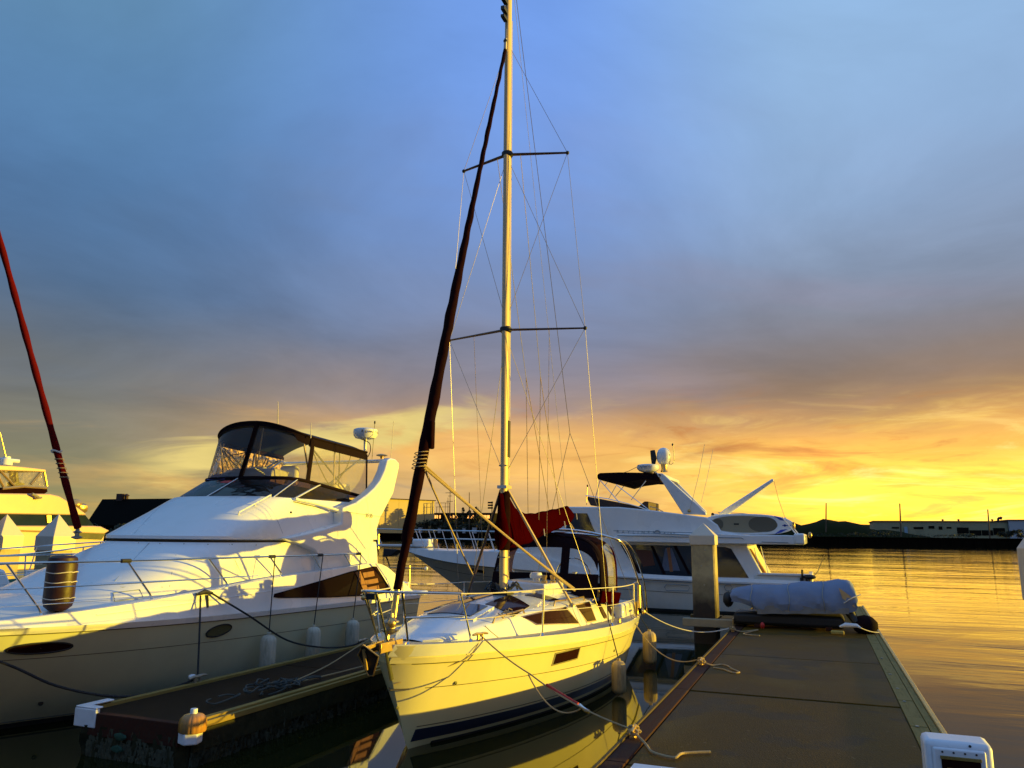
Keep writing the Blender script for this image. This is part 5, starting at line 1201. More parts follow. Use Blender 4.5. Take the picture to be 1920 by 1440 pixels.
# side wing that sweeps up into the aft arch
wing = [(14.66, 4.09), (14.80, 4.15), (15.0, 4.15), (15.18, 4.07), (15.17, 3.95), (14.97, 3.39), (14.55, 2.93), (14.47, 2.86), (14.30, 2.5), (14.05, 2.05), (14.0, 1.72), (12.35, 1.66), (12.38, 2.02), (12.2, 2.18), (11.7, 2.33), (11.3, 2.41), (11.9, 2.50), (12.5, 2.60), (13.02, 2.70), (13.03, 3.00), (13.5, 3.12), (13.92, 3.31), (14.2, 3.47), (14.40, 3.63), (14.57, 3.86)]
ywing = MB().prism([(-8.70, a, b) for a, b in wing], (-.22, 0, 0)).build('arch_wing', M['gel2'], yt, bevel=.03, ang=25)
MB().prism([(-11.80, a, b) for a, b in wing], (.22, 0, 0)).build('arch_wing', M['gel2'], yt, bevel=.03, ang=25)
MB().tube([(-11.75, 14.9, 4.10), (-8.75, 14.9, 4.10)], .05, 10, (1.6, .8)).build('arch_crossbar', M['gel2'], yt)
MB().box((-11.6, 13.1, 1.3), (-8.93, 14.0, 3.05)).build('aft_bulkhead', M['gel2'], yt, bevel=.04)
MB().tube([(-8.69, 13.05, 2.93), (-8.69, 14.6, 2.86)], .004, 5).build('moulding_line', M['print'], yt)
pT = onx(692, 967, -8.695)
text(yt, 'model_lettering', '35 SS', M['printd'], pT, (0, 1, 0), (0, 0, 1), .115, 1.1)
# radome, aerials, horn, wipers
c = Vector((-9.42, 14.85, 4.60))
MB().lathe(c, [(.12, 0), (.22, .02), (.265, .08), (.275, .15), (.265, .215), (.22, .235), (0, .24)], 28).build('radome', M['gel2'], yt)
MB().tube([(-9.42, 14.88, 4.12), (-9.42, 14.85, 4.62)], .035, 8).build('radar_bracket', M['gel2'], yt)
MB().tube(curve([(-9.5, 14.8, 4.60), (-9.25, 14.75, 4.50), (-9.30, 14.9, 4.35), (-9.36, 14.9, 4.2)], 4), .01, 6).build('radar_cable', M['black'], yt)
for k, ch in enumerate('Raymarine'):
    a = R(-72)+k*R(13); dv_ = Vector((math.cos(a), math.sin(a), 0)); tx = Vector((-math.sin(a), math.cos(a), 0))
    text(yt, 'radome_lettering', ch, M['printd'], c+dv_*.279+Vector((0, 0, .15)), tx, (0, 0, 1), .085, 1)
MB().tube([(-9.25, 14.9, 4.15), (-9.22, 14.9, 4.98)], .006, 5).build('aerial', M['black'], yt); MB().ell((-9.22, 14.9, 4.98), (.02, .02, .04), 8, 6).build('aerial_tip', M['black'], yt)
MB().lathe((-9.0, 14.9, 4.2), [(.03, -.05), (.04, 0), (.13, .02), (.12, .04), (.03, .06)], 16).build('gps_disc', M['sunlit_metal'], yt)
MB().tube([(-8.78, 14.92, 4.15), (-8.76, 14.95, 5.0)], .006, 5).build('aerial', M['ropew'], yt)
MB().tube([(-9.75, 12.2, 4.55), (-9.74, 12.15, 5.03)], [.012, .006], 6).build('aerial', M['ropew'], yt)
MB().tube([(-9.1, 12.4, 4.32), (-9.11, 12.4, 4.62)], [.010, .005], 6).build('aerial', M['ropew'], yt)
surf = [yup, ytr, ywing, ybul, yhull, ydeck]
def ytube(pts, r, nm, m, off=.02, flat=None):
    P = [hit(surf, x, y, off) for x, y in pts]
    if any(p is None for p in P): return None
    return MB().tube(P, r, 8, flat).build(nm, M[m], yt)
h0, h1 = hit(surf, 337, 948, .07), hit(surf, 368, 929, .07)
if h0 and h1:
    MB().tube([h0, h0.lerp(h1, .15), h0.lerp(h1, .8), h1], [.045, .012, .012, .055], 12).build('trumpet_horn', M['steel'], yt)
    MB().tube([h0.lerp(h1, .4), hit(surf, 349, 944, 0)], .01, 6).build('horn_foot', M['steel'], yt)
ytube([(447, 965), (480, 947), (505, 933)], .014, 'brow_handrail', 'gel2', .05)
for x, y in ((447, 965), (478, 948), (507, 932)): 
    a, b = hit(surf, x, y, 0), hit(surf, x, y, .05)
    if a: MB().tube([a, b], .012, 6).build('handrail_foot', M['gel2'], yt)
ytube([(550, 938), (590, 946), (636, 957)], .026, 'side_handrail', 'gel2', .05)
ytube([(550, 941), (590, 950), (632, 961)], .008, 'handrail_shadow_gap', 'groove', .012)
MB().tube([hit(surf, x, y, .0)+Vector((-.3, .1, .25)) for x, y in ((243, 965), (250, 958), (275, 944), (300, 932), (312, 927))], .016, 8).build('far_handrail', M['gel2'], yt) if all(hit(surf, x, y) for x, y in ((243, 965), (250, 958), (275, 944), (300, 932), (312, 927))) else None
for x, y in ((545, 961),):
    p = hit(surf, x, y, .01)
    if p: MB().ell(p, .02, 8, 6).build('cap_fitting', M['black'], yt)
# faint seams on the forward cabin front
for pts in (((280, 1018), (250, 1050), (215, 1090)), ((152, 1100), (230, 1101), (306, 1101)), ((90, 1095), (150, 1100))):
    ytube(pts, .004, 'seam', 'print', .001)
for pts in (((330, 1040), (322, 1075), (318, 1100)), ((430, 1020), (440, 1050), (452, 1075)), ((300, 950), (275, 975), (252, 1000)), ((520, 975), (530, 1000))):
    ytube(pts, .003, 'seam', 'print', .001)
for x, y in ((260, 1018), (300, 1019), (345, 1020), (390, 1021), (435, 1021), (480, 1022), (230, 1095), (190, 1097), (270, 1099)):
    p = hit(surf, x, y, .004)
    if p: MB().ell(p, .009, 8, 5).build('snap', M['galv'], yt)
ytube([(215, 1128), (212, 1112), (262, 1106), (268, 1120), (215, 1128)], .006, 'hatch_outline', 'print', .004)
# portholes
def porthole(s0, z0_, rs, rz_, tilt=0.):
    def P(r_, a, off):
        ds, dz_ = rs*r_*math.cos(a), rz_*r_*math.sin(a); return YH.at(s0+ds, z0_+dz_-tilt*ds, 1, off)
    n = 32
    MB().grid([[P(k, 2*math.pi*j/n, .006) for j in range(n)] for k in (.02, .5, .95)], True).build('porthole', M['glass'] if rs > .25 else mat('olive_porthole', (.12, .12, .06), .15), yt)
    MB().tube([P(1, 2*math.pi*j/n, .008) for j in range(n+1)], .012, 6).build('porthole_rim', M['black'], yt)
porthole(2.45, 1.09, .36, .066, .05); porthole(5.05, 1.045, .235, .082, -.08)
p = hit(surf, 76, 1318, .005)
if p: MB().lathe(p, [(0, 0), (.03, 0), (.03, .012), (.012, .014)], 10, ax=(1, -.3, 0)).build('drain_fitting', M['black'], yt)
# dark quarter window with louvres
def bpoly(pts, off): return [bul(s_-Y0, max(0, min(1, (z_-yzr(s_-Y0)-.03)/(yzg(s_-Y0)-yzr(s_-Y0)-.03))), 1, off) for s_, z_ in pts]
qw = [(10.86, 1.50), (11.4, 1.56), (12.2, 1.655), (13.15, 1.775), (14.02, 1.845), (14.12, 1.84), (14.66, 1.36), (14.6, 1.30), (13.8, 1.295), (12.4, 1.35), (10.95, 1.44), (10.84, 1.46)]
MB().prism(bpoly(qw, .008), (-.02, 0, 0)).build('quarter_window', M['glass'], yt, False)
MB().tube(bpoly(qw+qw[:1], .008), .008, 6).build('window_frame', M['blackc'], yt)
for (a, b, c, d) in ((13.55, 13.98, 1.74, 1.66), (13.62, 14.12, 1.59, 1.52), (13.70, 14.15, 1.45, 1.40)):
    MB().prism(bpoly([(a, c), (b, c+.02), (b+.03, d), (a+.05, d-.02)], .012), (.012, 0, 0)).build('louvre', M['teak'], yt, False)
MB().prism(bpoly([(13.30, 1.76), (13.48, 1.77), (13.80, 1.34), (13.62, 1.33)], .010), (.010, 0, 0)).build('louvre_post', M['teak'], yt, False)
# transom and platform
MB().box((YX-1.7, 15.9, .28), (YX+1.62, 16.75, .40)).build('swim_platform', M['gel2'], yt, bevel=.03)
MB().grid([[yplace(11.4, 1.72*k/6, 1.16) for k in range(-6, 7)], [yplace(11.4, 1.5*k/6, .1) for k in range(-6, 7)]]).build('transom', M['gel2'], yt)
for x_ in (.2, 1.2):
    MB().tube([(YX+x_, 16.45, .4), (YX+x_, 16.45, 1.78)], .022, 8).build('platform_rail', M['sunlit_metal'], yt)
MB().tube([(YX-.4, 16.45, 1.72), (YX+1.62, 16.45, 1.72)], .018, 8).build('platform_rail', M['galv'], yt)
MB().ell((YX+1.64, 16.45, 1.72), .045, 10, 8).build('rail_lamp', M['gel2'], yt)
MB().box((YX+.9, 16.1, 1.12), (YX+1.65, 16.6, 1.22)).build('stern_seat', M['gel2'], yt, bevel=.04)
MB().tube([(YX+1.3, 16.2, 1.2), (YX+1.3, 16.2, 1.42)], .035, 8).build('seat_post', M['gel2'], yt)
# side rail
def gtop(Yv, ins=.10): s_ = Yv-Y0; return bul(s_, 1, 1, -ins)+Vector((0, 0, .01))
for side in (1, -1):
    top = []
    for i in range(40):
        Yv = 4.45+i*(13.6-4.45)/39; s_ = max(.02, Yv-Y0+.0); x_ = max(0, yD(s_)-.16); top.append(Vector((YX+side*x_, Yv, 2.11 if Yv < 13.3 else 2.11)))
    MB().tube(top, .0155, 8).build('side_rail', M['steel'], yt)
    midr = [p-Vector((side*-.0, 0, .30+.0*p.y)) for p in top]; MB().tube(midr[:27], .008, 6).build('side_midrail', M['steel'], yt)
    MB().tube([p-Vector((0, 0, .50)) for p in top[:20]], .006, 6).build('side_lifeline', M['steel'], yt)
    for yb, yt_ in ((5.5, 5.05), (7.02, 6.55), (8.5, 8.02), (9.9, 9.42), (11.2, 10.8), (12.3, 11.98), (13.3, 13.0)):
        b_ = gtop(yb); x_ = yD(yt_-Y0)-.16
        if side == -1: b_.x = 2*YX-b_.x
        tp = Vector((YX+side*x_, yt_, 2.11)); MB().tube([b_, b_.lerp(tp, .12)+Vector((0, .02, .0)), tp], .0145, 8).build('stanchion', M['steel'], yt)
        MB().lathe(b_-Vector((0, 0, .02)), [(.035, 0), (.03, .015), (.016, .04)], 10).build('stanchion_foot', M['steel'], yt)
for px in (237, 510, 600, 672):
    b_ = min(((abs(proj(Vector((YX+yD(Yv-Y0)-.16, Yv, 2.11)))[0]-px), Yv) for Yv in [5+i*.02 for i in range(430)]))[1]
    MB().tube([(YX+yD(b_-Y0)-.16, b_-.07, 2.11), (YX+yD(b_+.1-Y0)-.16, b_+.07, 2.11)], .028, 8).build('rail_pad', M['black'], yt)
    if px > 300:
        Xf = -8.315; nm = {510: ('nearest', 'fender', 10.55), 600: ('middle', 'fender', 11.75), 672: ('farthest', 'fender', 12.98)}[px]
        fender('fender', {510: 'ribbed weathered fender nearest the camera between left yacht and finger pier', 600: 'middle of three fenders on black ropes along the left yacht', 672: 'farthest fender along the left yacht, beside the sloop pulpit'}[px], Xf, nm[2], .60, .60, .125, group='fenders along the left yacht', line_to=(YX+yD(b_-Y0)-.10, b_, 2.09))
MB().tube([(-9.1, 7.35, 2.1), (-9.1, 7.35, 2.1)], .01) if False else None
# yacht cleat and black lines
ck = bul(9.3-Y0, .86, 1, .03)
MB().tube([ck+Vector((0, -.16, .02)), ck+Vector((0, 0, .05)), ck+Vector((0, .16, .02))], [.02, .04, .02], 8).build('cleat', M['black'], yt)
MB().tube([ck+Vector((.0, .06, 0)), ck+Vector((.02, .07, -.18))], .016, 6).build('rope_end', M['ropeb'], yt)
rope('mooring_line', 'black rope running straight down from the yacht cleat to the finger pier', [ck+Vector((.02, -.1, 0)), (-8.30, 9.0, 1.1), (-8.08, 8.80, .53)], .014, M['ropeb'], sm=4)
rope('mooring_line', 'long sagging black spring line from the yacht cleat to the far finger cleat', [ck+Vector((.03, .12, .02)), (-8.30, 10.0, 1.25), (-8.22, 10.9, .78), (-8.14, 11.8, .56), (-8.08, 12.5, .50), (-8.06, 12.95, .53)], .015, M['ropeb'], sm=6)
rope('mooring_line', 'black bow line looping across the yacht hull from the left edge', [(-9.35, 5.2, 1.45), (-8.62, 6.2, 1.10), (-8.42, 6.9, .72), (-8.28, 7.6, .49), (-8.18, 8.2, .44), (-8.08, 8.75, .52)], .016, M['ropeb'], sm=8)
bf = thing('fender', 'big dark red cylinder fender strapped upright inside the yacht rail at far left', 'fender', (-9.05, 7.3, 1.55))
MB().lathe((-9.05, 7.3, 1.50), [(.03, 0), (.10, .01), (.16, .06), (.178, .13), (.178, .60), (.165, .66), (.13, .685), (.03, .69)], 28).build('body', M['fenderb'], bf)
for zz in (1.66, 1.86, 1.98): MB().tube([(-9.05+.184*math.cos(a*.3), 7.3+.184*math.sin(a*.3), zz+.008*math.sin(a)) for a in range(22)], .006, 5).build('strap', M['ropew'], bf)
MB().lathe((-9.05, 7.3, 1.41), [(.01, 0), (.02, .03), (.012, .05), (.025, .08), (.01, .1)], 8).build('rope_knot', M['black'], bf)
# foredeck hatch
hp = yplace(1.9, .35, yzg(1.9)+.10)
MB().lathe(hp, [(.26, 0), (.27, .02), (.24, .04), (0, .05)], 24).build('foredeck_hatch', mat('grey_blue_hatch', (.30, .42, .50), .4), yt)
MB().tube([hp+Vector((0, .1, .04)), hp+Vector((0, .12, .42))], .006, 5).build('hatch_stay', M['steel'], yt)

# ------------------------------------------------------------------ motor yacht lying across the dock end
q7 = lambda x, y: (1060+x/3.79, 820+y/3.79)
def tplace(s, x, z): return Vector((-16.3+s, 29.4-x, z))
TH = Hull([(-.6, 4.0), (0, 3.0), (1.85, 0)], 16.0,
          [(0, 0), (.01, .22), (.03, .5), (.06, .85), (.12, 1.35), (.22, 1.82), (.35, 2.12), (.5, 2.2), (.85, 2.2), (1, 2.12)],
          [(0, 0), (.1, .2), (.2, .7), (.35, 1.4), (.5, 1.8), (.7, 2.0), (1, 1.95)],
          [(0, 1.83), (.1, 1.60), (.2, 1.42), (.3, 1.33), (.5, 1.18), (.7, 1.07), (1, 1.02)], .75, .6, tplace)
tb = thing('motor_yacht', 'long white motor yacht lying across the dock end with radar arch and raised boom', 'motor yacht', (-8, 29.4, 0))
thull = TH.shell(48, 12).build('hull', M['hull3'], tb, ang=50)
tzs = lambda s: sinterp(s/16, TH.zs)
ttop = lambda s: sinterp(s, [(0, 1.97), (2, 1.88), (4.7, 1.90), (6, 1.85), (9, 1.32), (16, 1.14)])
for side in (1, -1):
    rows = [[tplace(s_, side*max(0, sinterp(s_/16, TH.D)+.03-.05*v), tzs(s_)+(ttop(s_)-tzs(s_))*v) for v in (0, .5, 1)]+[tplace(s_, side*max(0, sinterp(s_/16, TH.D)-.25), ttop(s_)-.02)] for s_ in [16*(i/50)**1.2 for i in range(51)]]
    MB().grid(rows).build('bulwark', M['gel2'], tb)
    TH.band(lambda s: tzs(s)-.02, lambda s: tzs(s)+.03, .02, 15.95, .05, side, nz=1).build('rub_rail', M['gel2'], tb)
    TH.band(lambda s: tzs(s)-.05, lambda s: tzs(s)-.03, .02, 15.95, .015, side, nz=1).build('rail_shadow_line', M['groove'], tb)
    TH.band(lambda s: tzs(s)-.42, lambda s: tzs(s)-.405, 1.5, 15.95, .006, side, nz=1).build('hull_crease', M['groove'], tb)
    TH.band(-.5, .09, 3.3, 15.95, .006, side).build('bottom_paint', M['anti'], tb)
MB().grid([[tplace(16*(i/30), max(0, sinterp(i/30, TH.D)-.2)*k/4, ttop(16*i/30)-.03+.08*(1-(k/4)**2)) for k in range(-4, 5)] for i in range(31)]).build('deck', M['gel2'], tb)
for s0, s1 in ((3.6, 4.25), (4.75, 5.5)):
    patch(lambda u, v, o: TH.at(u, v, 1, o), [(s0, 1.13), (s1, 1.05), (s1, 1.17), (s0, 1.25)], .012, .02, 5, 2).build('portlight', M['glass'], tb)
# bow platform, anchor, windlass and rails
MB().prism([(-17.9, 29.25, 1.98), (-17.9, 29.55, 1.98), (-15.7, 29.75, 2.0), (-15.7, 29.05, 2.0)], (0, 0, .09)).build('bow_platform', M['gel2'], tb, bevel=.02)
MB().tube([(-17.75, 29.4, 2.5), (-17.75, 29.4, 1.6)], .05, 8).build('anchor_shank', M['sunlit_metal'], tb)
MB().prism([(-17.3, 29.1, 1.9), (-16.6, 29.1, 1.85), (-16.9, 29.1, 1.6), (-17.35, 29.1, 1.55)], (0, .5, 0)).build('anchor', M['black'], tb, bevel=.03)
MB().tube(curve([(-17.3, 29.3, 1.6), (-17.1, 29.3, 1.2), (-17.0, 29.3, .6), (-16.95, 29.3, -.1)], 4), .03, 6).build('anchor_chain', M['black'], tb)
MB().box((-15.9, 29.0, 2.0), (-15.2, 29.8, 2.32)).build('windlass_box', M['gel2'], tb, bevel=.08)
MB().lathe((-14.9, 29.2, 2.0), [(.1, 0), (.1, .3), (.14, .34), (.0, .36)], 12).build('windlass', M['sunlit_metal'], tb)
for side in (1, -1):
    tr_ = [(-17.95, 29.4-.12*side, 2.72)]+[tuple(tplace(s_, side*max(.25, sinterp(s_/16, TH.D)-.12), 2.70-.012*s_)) for s_ in (.2, 1.5, 3, 4.5, 6, 7.2)]
    MB().tube(tr_, .022, 8).build('bow_rail', M['steel'], tb)
    MB().tube([(p[0], p[1], p[2]-.33) for p in tr_[2:]], .012, 6).build('bow_rail', M['steel'], tb)
    for k, p in enumerate(tr_[:-1]):
        zb = 2.05 if k < 2 else ttop(p[0]+16.3); MB().tube([(p[0]+.3, p[1], zb), p], .018, 6).build('rail_post', M['steel'], tb)
        if 0 < k < 5: m_ = [(a+b)/2 for a, b in zip(tr_[k], tr_[k+1])]; MB().tube([(m_[0]+.3, m_[1], ttop(m_[0]+16.3)), m_], .016, 6).build('rail_post', M['steel'], tb)
YS = 27.40
def poly(pts, Y, dep, nm, m, bevel=.0, ang=25, par=None):
    return MB().prism([ony(x, y, Y) for x, y in pts], (0, dep, 0)).build(nm, M[m] if isinstance(m, str) else m, par or tb, ang=ang, bevel=bevel)
poly([(880, 1070), (886, 1044), (905, 1034), (940, 1029.5), (1075, 1020), (1075, 1078)], 28.0, 2.8, 'forward_cabin', 'gel2', .06)
poly([(962, 1074), (985, 1010), (1020, 985), (1046, 956), (1062, 950), (1160, 950.5), (1225, 957), (1280, 964), (1325, 970), (1345, 984), (1352, 996), (1400, 1004), (1402, 1026), (1437, 1090), (1437, 1094), (962, 1084)], YS, 3.9, 'deckhouse', 'gel2', .04)
over = [(1150, 1006), (1200, 1001), (1345, 1000), (1400, 1003), (1478, 1003.5), (1499, 1005), (1507, 1016), (1500, 1021.5), (1400, 1020.5), (1300, 1019), (1165, 1016), (1152, 1012)]
poly(over, 27.10, 4.5, 'flybridge_overhang', 'gel2', .03)
for pts, nm in ((((1152, 1001.5), (1297, 1005.5)), 'stripe'), (((1160, 995.5), (1297, 1001)), 'stripe'), (((1160, 999.5), (1297, 1004)), 'stripe')):
    pass
def line(pts, Y, r, nm='stripe', m='print'): return MB().tube([ony(x, y, Y) for x, y in pts], r, 5).build(nm, M[m], tb)
YL = YS-.004
line([(1150, 995), (1230, 997), (1346, 1000)], YL, .010); line([(1160, 999), (1228, 1000.5), (1297, 1003)], 27.08, .010)
line([(1157, 1004), (1300, 1007), (1390, 1008.5), (1394, 1011)], 27.085, .012); line([(1428, 1016), (1478, 1017.5)], 27.085, .012)
pL = ony(1190, 998.3, YL-.012); text(tb, 'name_lettering', 'BAYLINER', M['print'], ony(1192, 998.2, YS-.012), (1, 0, -.018), (0, 0, 1), .16, 2.2)
text(tb, 'name_lettering', '4788', M['print'], ony(1255, 1000.5, YS-.012), (1, 0, -.018), (0, 0, 1), .15, 1.5)
cc = ony(1232.5, 1000, YS-.02)
MB().tube([cc+Vector((.10*math.cos(a*.2618), 0, .10*math.sin(a*.2618))) for a in range(25)], .018, 6).build('emblem', M['print'], tb)
MB().box((cc.x-.08, cc.y-.01, cc.z-.015), (cc.x+.08, cc.y+.004, cc.z+.015)).build('emblem', M['print'], tb)
poly([(1068, 962), (1101, 962.5), (1110, 985), (1116, 998), (1060, 996)], YS-.01, .03, 'wheelhouse_window', 'blueglass')
poly([(1101, 962.5), (1104, 962.5), (1138, 1003), (1120, 1001)], YS-.014, .03, 'window_pillar', 'gel2')
poly([(1030, 1000), (1122, 1003), (1126, 1008), (1030, 1006)], YS-.012, .02, 'dark_trim', 'blueglass')
wm0 = [(1163, 1021), (1296, 1023.5), (1360, 1025.5), (1371, 1029), (1404, 1083.5), (1300, 1081), (1198, 1077.5), (1190, 1066)]
wq = poly(wm0, YS-.012, .03, 'saloon_window', 'blueglass')
for a, b in (((1219, 1023), (1243, 1077)), ((1262, 1023), (1290, 1077)), ((1250, 1027), (1256, 1072))):
    poly([(a[0], a[1]), (a[0]+6, a[1]), (b[0]+6, b[1]), (b[0], b[1])], YS-.018, .015, 'window_mullion', 'blackc' if a[0] != 1250 else 'teak')
poly([(1247, 1028), (1260, 1028), (1275, 1070), (1240, 1070)], YS-.015, .01, 'curtain', 'curtain'); poly([(1190, 1030), (1222, 1033), (1228, 1060), (1206, 1062)], YS-.0155, .01, 'reflection_panel', mat('brown_reflection', (.10, .035, .02), .9))  # last panel is a brown reflection painted flat on the glass
poly([(1163, 1021), (1170, 1021), (1206, 1078), (1198, 1077.5)], YS-.02, .02, 'window_frame', 'blackc')
for y_ in (1026, 1034, 1040, 1046): line([(1137, y_), (1152, y_+.5)], YL, .006, 'vent_slot')
for (xa, xb) in ((1246, 1293), (1358, 1373)):
    line([(xa+3, 1096), (xb-3, 1097), (xb, 1102), (xb-3, 1108), (xa+3, 1107), (xa, 1101), (xa+3, 1096)], 27.16, .014, 'side_vent')
line([(1205, 1090), (1300, 1092), (1440, 1097)], 27.15, .012, 'moulding_line')
# flybridge: cowl, rail, seat, bimini, arch
poly([q7(145, 418), q7(260, 440), q7(400, 468), q7(520, 490), q7(560, 455), q7(592, 456), q7(594, 520), q7(300, 497), q7(178, 484)], 28.6, 2.0, 'flybridge_cowl', mat('brown_cowl', (.05, .025, .015), .6), .03)
line([q7(145, 413), q7(300, 436), q7(420, 465), q7(520, 492), q7(595, 520)], 28.0, .016, 'flybridge_rail', 'steel'); line([q7(600, 492), q7(640, 500), q7(695, 528)], 28.0, .016, 'flybridge_rail', 'galv')
line([q7(150, 480), q7(156, 350)], 28.2, .012, 'aerial', 'sunlit_metal'); MB().ell(ony(*q7(157, 345), 28.2), (.03, .03, .05), 8, 6).build('aerial_tip', M['black'], tb)
poly([q7(228, 262), q7(245, 253), q7(380, 248), q7(520, 250), q7(655, 254), q7(680, 318), q7(610, 302), q7(555, 300), q7(450, 315), q7(372, 338), q7(335, 315), q7(310, 288), q7(270, 296), q7(236, 303), q7(224, 285)], 28.0, 2.8, 'bimini', 'blackc', .03)
for a, b in (((248, 300), (212, 438)), ((250, 308), (385, 465)), ((362, 338), (600, 520)), ((470, 280), (355, 420)), ((572, 308), (468, 445)), ((315, 292), (280, 345)), ((360, 345), (305, 440))):
    line([q7(*a), q7(*b)], 28.0 if a[0] not in (470, 315, 360) else 29.8, .016, 'bimini_frame', 'steel')
poly([q7(648, 255), q7(692, 256), q7(1000, 535), q7(1000, 552), q7(836, 546)], YS+.1, .25, 'radar_arch', 'gel2', .03)
poly([q7(720, 268), q7(760, 290), q7(800, 325), q7(1003, 528), q7(970, 533), q7(880, 450)], 30.7, .25, 'radar_arch', 'gel2', .03)
MB().prism([ony(*q7(648, 255), YS+.1), ony(*q7(692, 256), YS+.1), ony(*q7(700, 262), YS+.1)+Vector((0, 0, -.1)), ony(*q7(660, 262), YS+.1)+Vector((0, 0, -.1))], (0, 3.4, 0)).build('arch_crossbar', M['gel2'], tb, bevel=.02)
rc = ony(*q7(588, 240), 28.2)
MB().lathe(rc, [(.15, -.06), (.32, 0), (.40, .08), (.41, .16), (.38, .22), (.3, .24), (0, .245)], 24).build('radome', M['gel2'], tb)
text(tb, 'radome_lettering', 'Raymarine', M['printd'], rc+Vector((-.03, -.425, .15)), (1, 0, 0), (0, 0, 1), .125, 1.0)
MB().tube([rc+Vector((.2, 0, 0)), ony(*q7(655, 262), 28.2)], .05, 6).build('radar_bracket', M['gel2'], tb)
dc = ony(*q7(701, 188), 28.4)
MB().lathe(dc, [(.12, -.02), (.19, .02), (.245, .12), (.26, .25), (.25, .38), (.2, .5), (.12, .57), (0, .60)], 24).build('satellite_dome', M['gel2'], tb)
MB().lathe(dc-Vector((0, 0, .3)), [(.14, 0), (.1, .1), (.12, .3)], 12).build('dome_pedestal', M['sunlit_metal'], tb)
MB().tube([dc+Vector((-.38, -.05, -.05)), dc+Vector((-.36, -.05, .2)), dc+Vector((-.40, -.05, .5))], [.06, .11, .09], 10).build('searchlight', M['black'], tb)
line([q7(735, 190), q7(755, 192), q7(770, 178), q7(773, 160), q7(766, 55)], 28.4, .012, 'aerial', 'galv'); MB().ell(ony(*q7(762, 52), 28.4), (.035, .035, .05), 8, 6).build('aerial_tip', M['black'], tb)
line([q7(740, 120), q7(745, 165), q7(738, 190)], 28.1, .012, 'dome_strap', 'black')
line([q7(990, 50), q7(950, 260), q7(905, 440), q7(882, 520)], YS+.05, .008, 'aerial', 'ropew'); MB().ell(ony(*q7(880, 522), YS+.06), .06, 8, 6).build('aerial_mount', M['sunlit_metal'], tb); line([q7(1050, 85), q7(1010, 280), q7(965, 465)], 30.6, .008, 'aerial', 'ropew')
line([q7(380, 262), q7(450, 240), q7(520, 205)], 28.1, .010, 'cable', 'black')
# crane boom and its post
poly([q7(1088, 545), q7(1130, 510), q7(1468, 294), q7(1480, 298), q7(1482, 312), q7(1300, 445), q7(1112, 582)], 28.0, .22, 'boom_crane', 'gel2', .03)
poly([q7(1035, 540), q7(1088, 545), q7(1106, 585), q7(1090, 640), q7(1092, 660), q7(1050, 640), q7(1032, 585)], 28.0, .4, 'crane_post', 'gel2', .04)
poly([q7(1030, 590), q7(1052, 600), q7(1045, 618)], 27.95, .2, 'crane_bracket', 'black'); MB().lathe(ony(*q7(1047, 546), 27.98), [(0, 0), (.05, 0), (.05, .02)], 10, ax=(0, -1, 0)).build('crane_bolt', M['black'], tb)
line([q7(1482, 308), q7(1515, 440), q7(1560, 570)], 28.0, .008, 'crane_wire', 'galv'); line([q7(1540, 568), q7(1650, 700)], 27.3, .022, 'flybridge_rail', 'gel2'); line([q7(1560, 568), q7(1668, 702)], 27.6, .022, 'flybridge_rail', 'gel2')
line([q7(1085, 535), q7(1250, 540), q7(1420, 560), q7(1545, 572)], 30.9, .016, 'flybridge_rail', 'galv')
cr = ony(1502, 1012, 27.0); MB().box((cr.x-.22, 27.05, cr.z-.16), (cr.x+.12, 31.6, cr.z+.20)).build('overhang_end', M['gel'], tb, bevel=.06)
MB().ell(cr+Vector((.28, 0, .15)), (.06, .05, .1), 10, 8).build('stern_light', M['sunlit_metal'], tb)
# cockpit
pc_ = ony(1440, 1084, 27.4)
MB().box((-2.1, 27.35, .95), (-.35, 27.5, 1.30)).build('cockpit_coaming', M['hull3'], tb, bevel=.03)
MB().box((-2.0, 27.30, 1.30), (-.3, 27.6, 1.37)).build('coaming_cap', M['gel2'], tb, bevel=.02)
MB().box((-.45, 27.35, .6), (-.3, 31.3, 1.30)).build('transom_wall', M['hull3'], tb, bevel=.03)
for a, b in (((1390, 775), (1440, 965)), ((1340, 785), (1395, 985))): line([q7(*a), q7(*b)], 27.6, .016, 'cockpit_ladder_rail', 'steel')
poly([(1402, 1027), (1408, 1030), (1438, 1078), (1434, 1088), (1425, 1072)], 27.7, .4, 'wing_door', 'teak', .02)
for x, y0_, y1_ in ((1504, 1068, 1096), (1512, 1080, 1098), (1502, 1083, 1098), (1518, 1084, 1097)): line([(x, y0_), (x+1, y1_)], 27.3, .035, 'winch_post', 'black')
line([(1546, 1040), (1533, 1072), (1520, 1086)], 27.5, .012, 'fishing_rod', 'sunlit_metal'); MB().ell(ony(1518, 1082, 27.3), (.2, .12, .08), 10, 6).build('rod_holder', M['black'], tb)
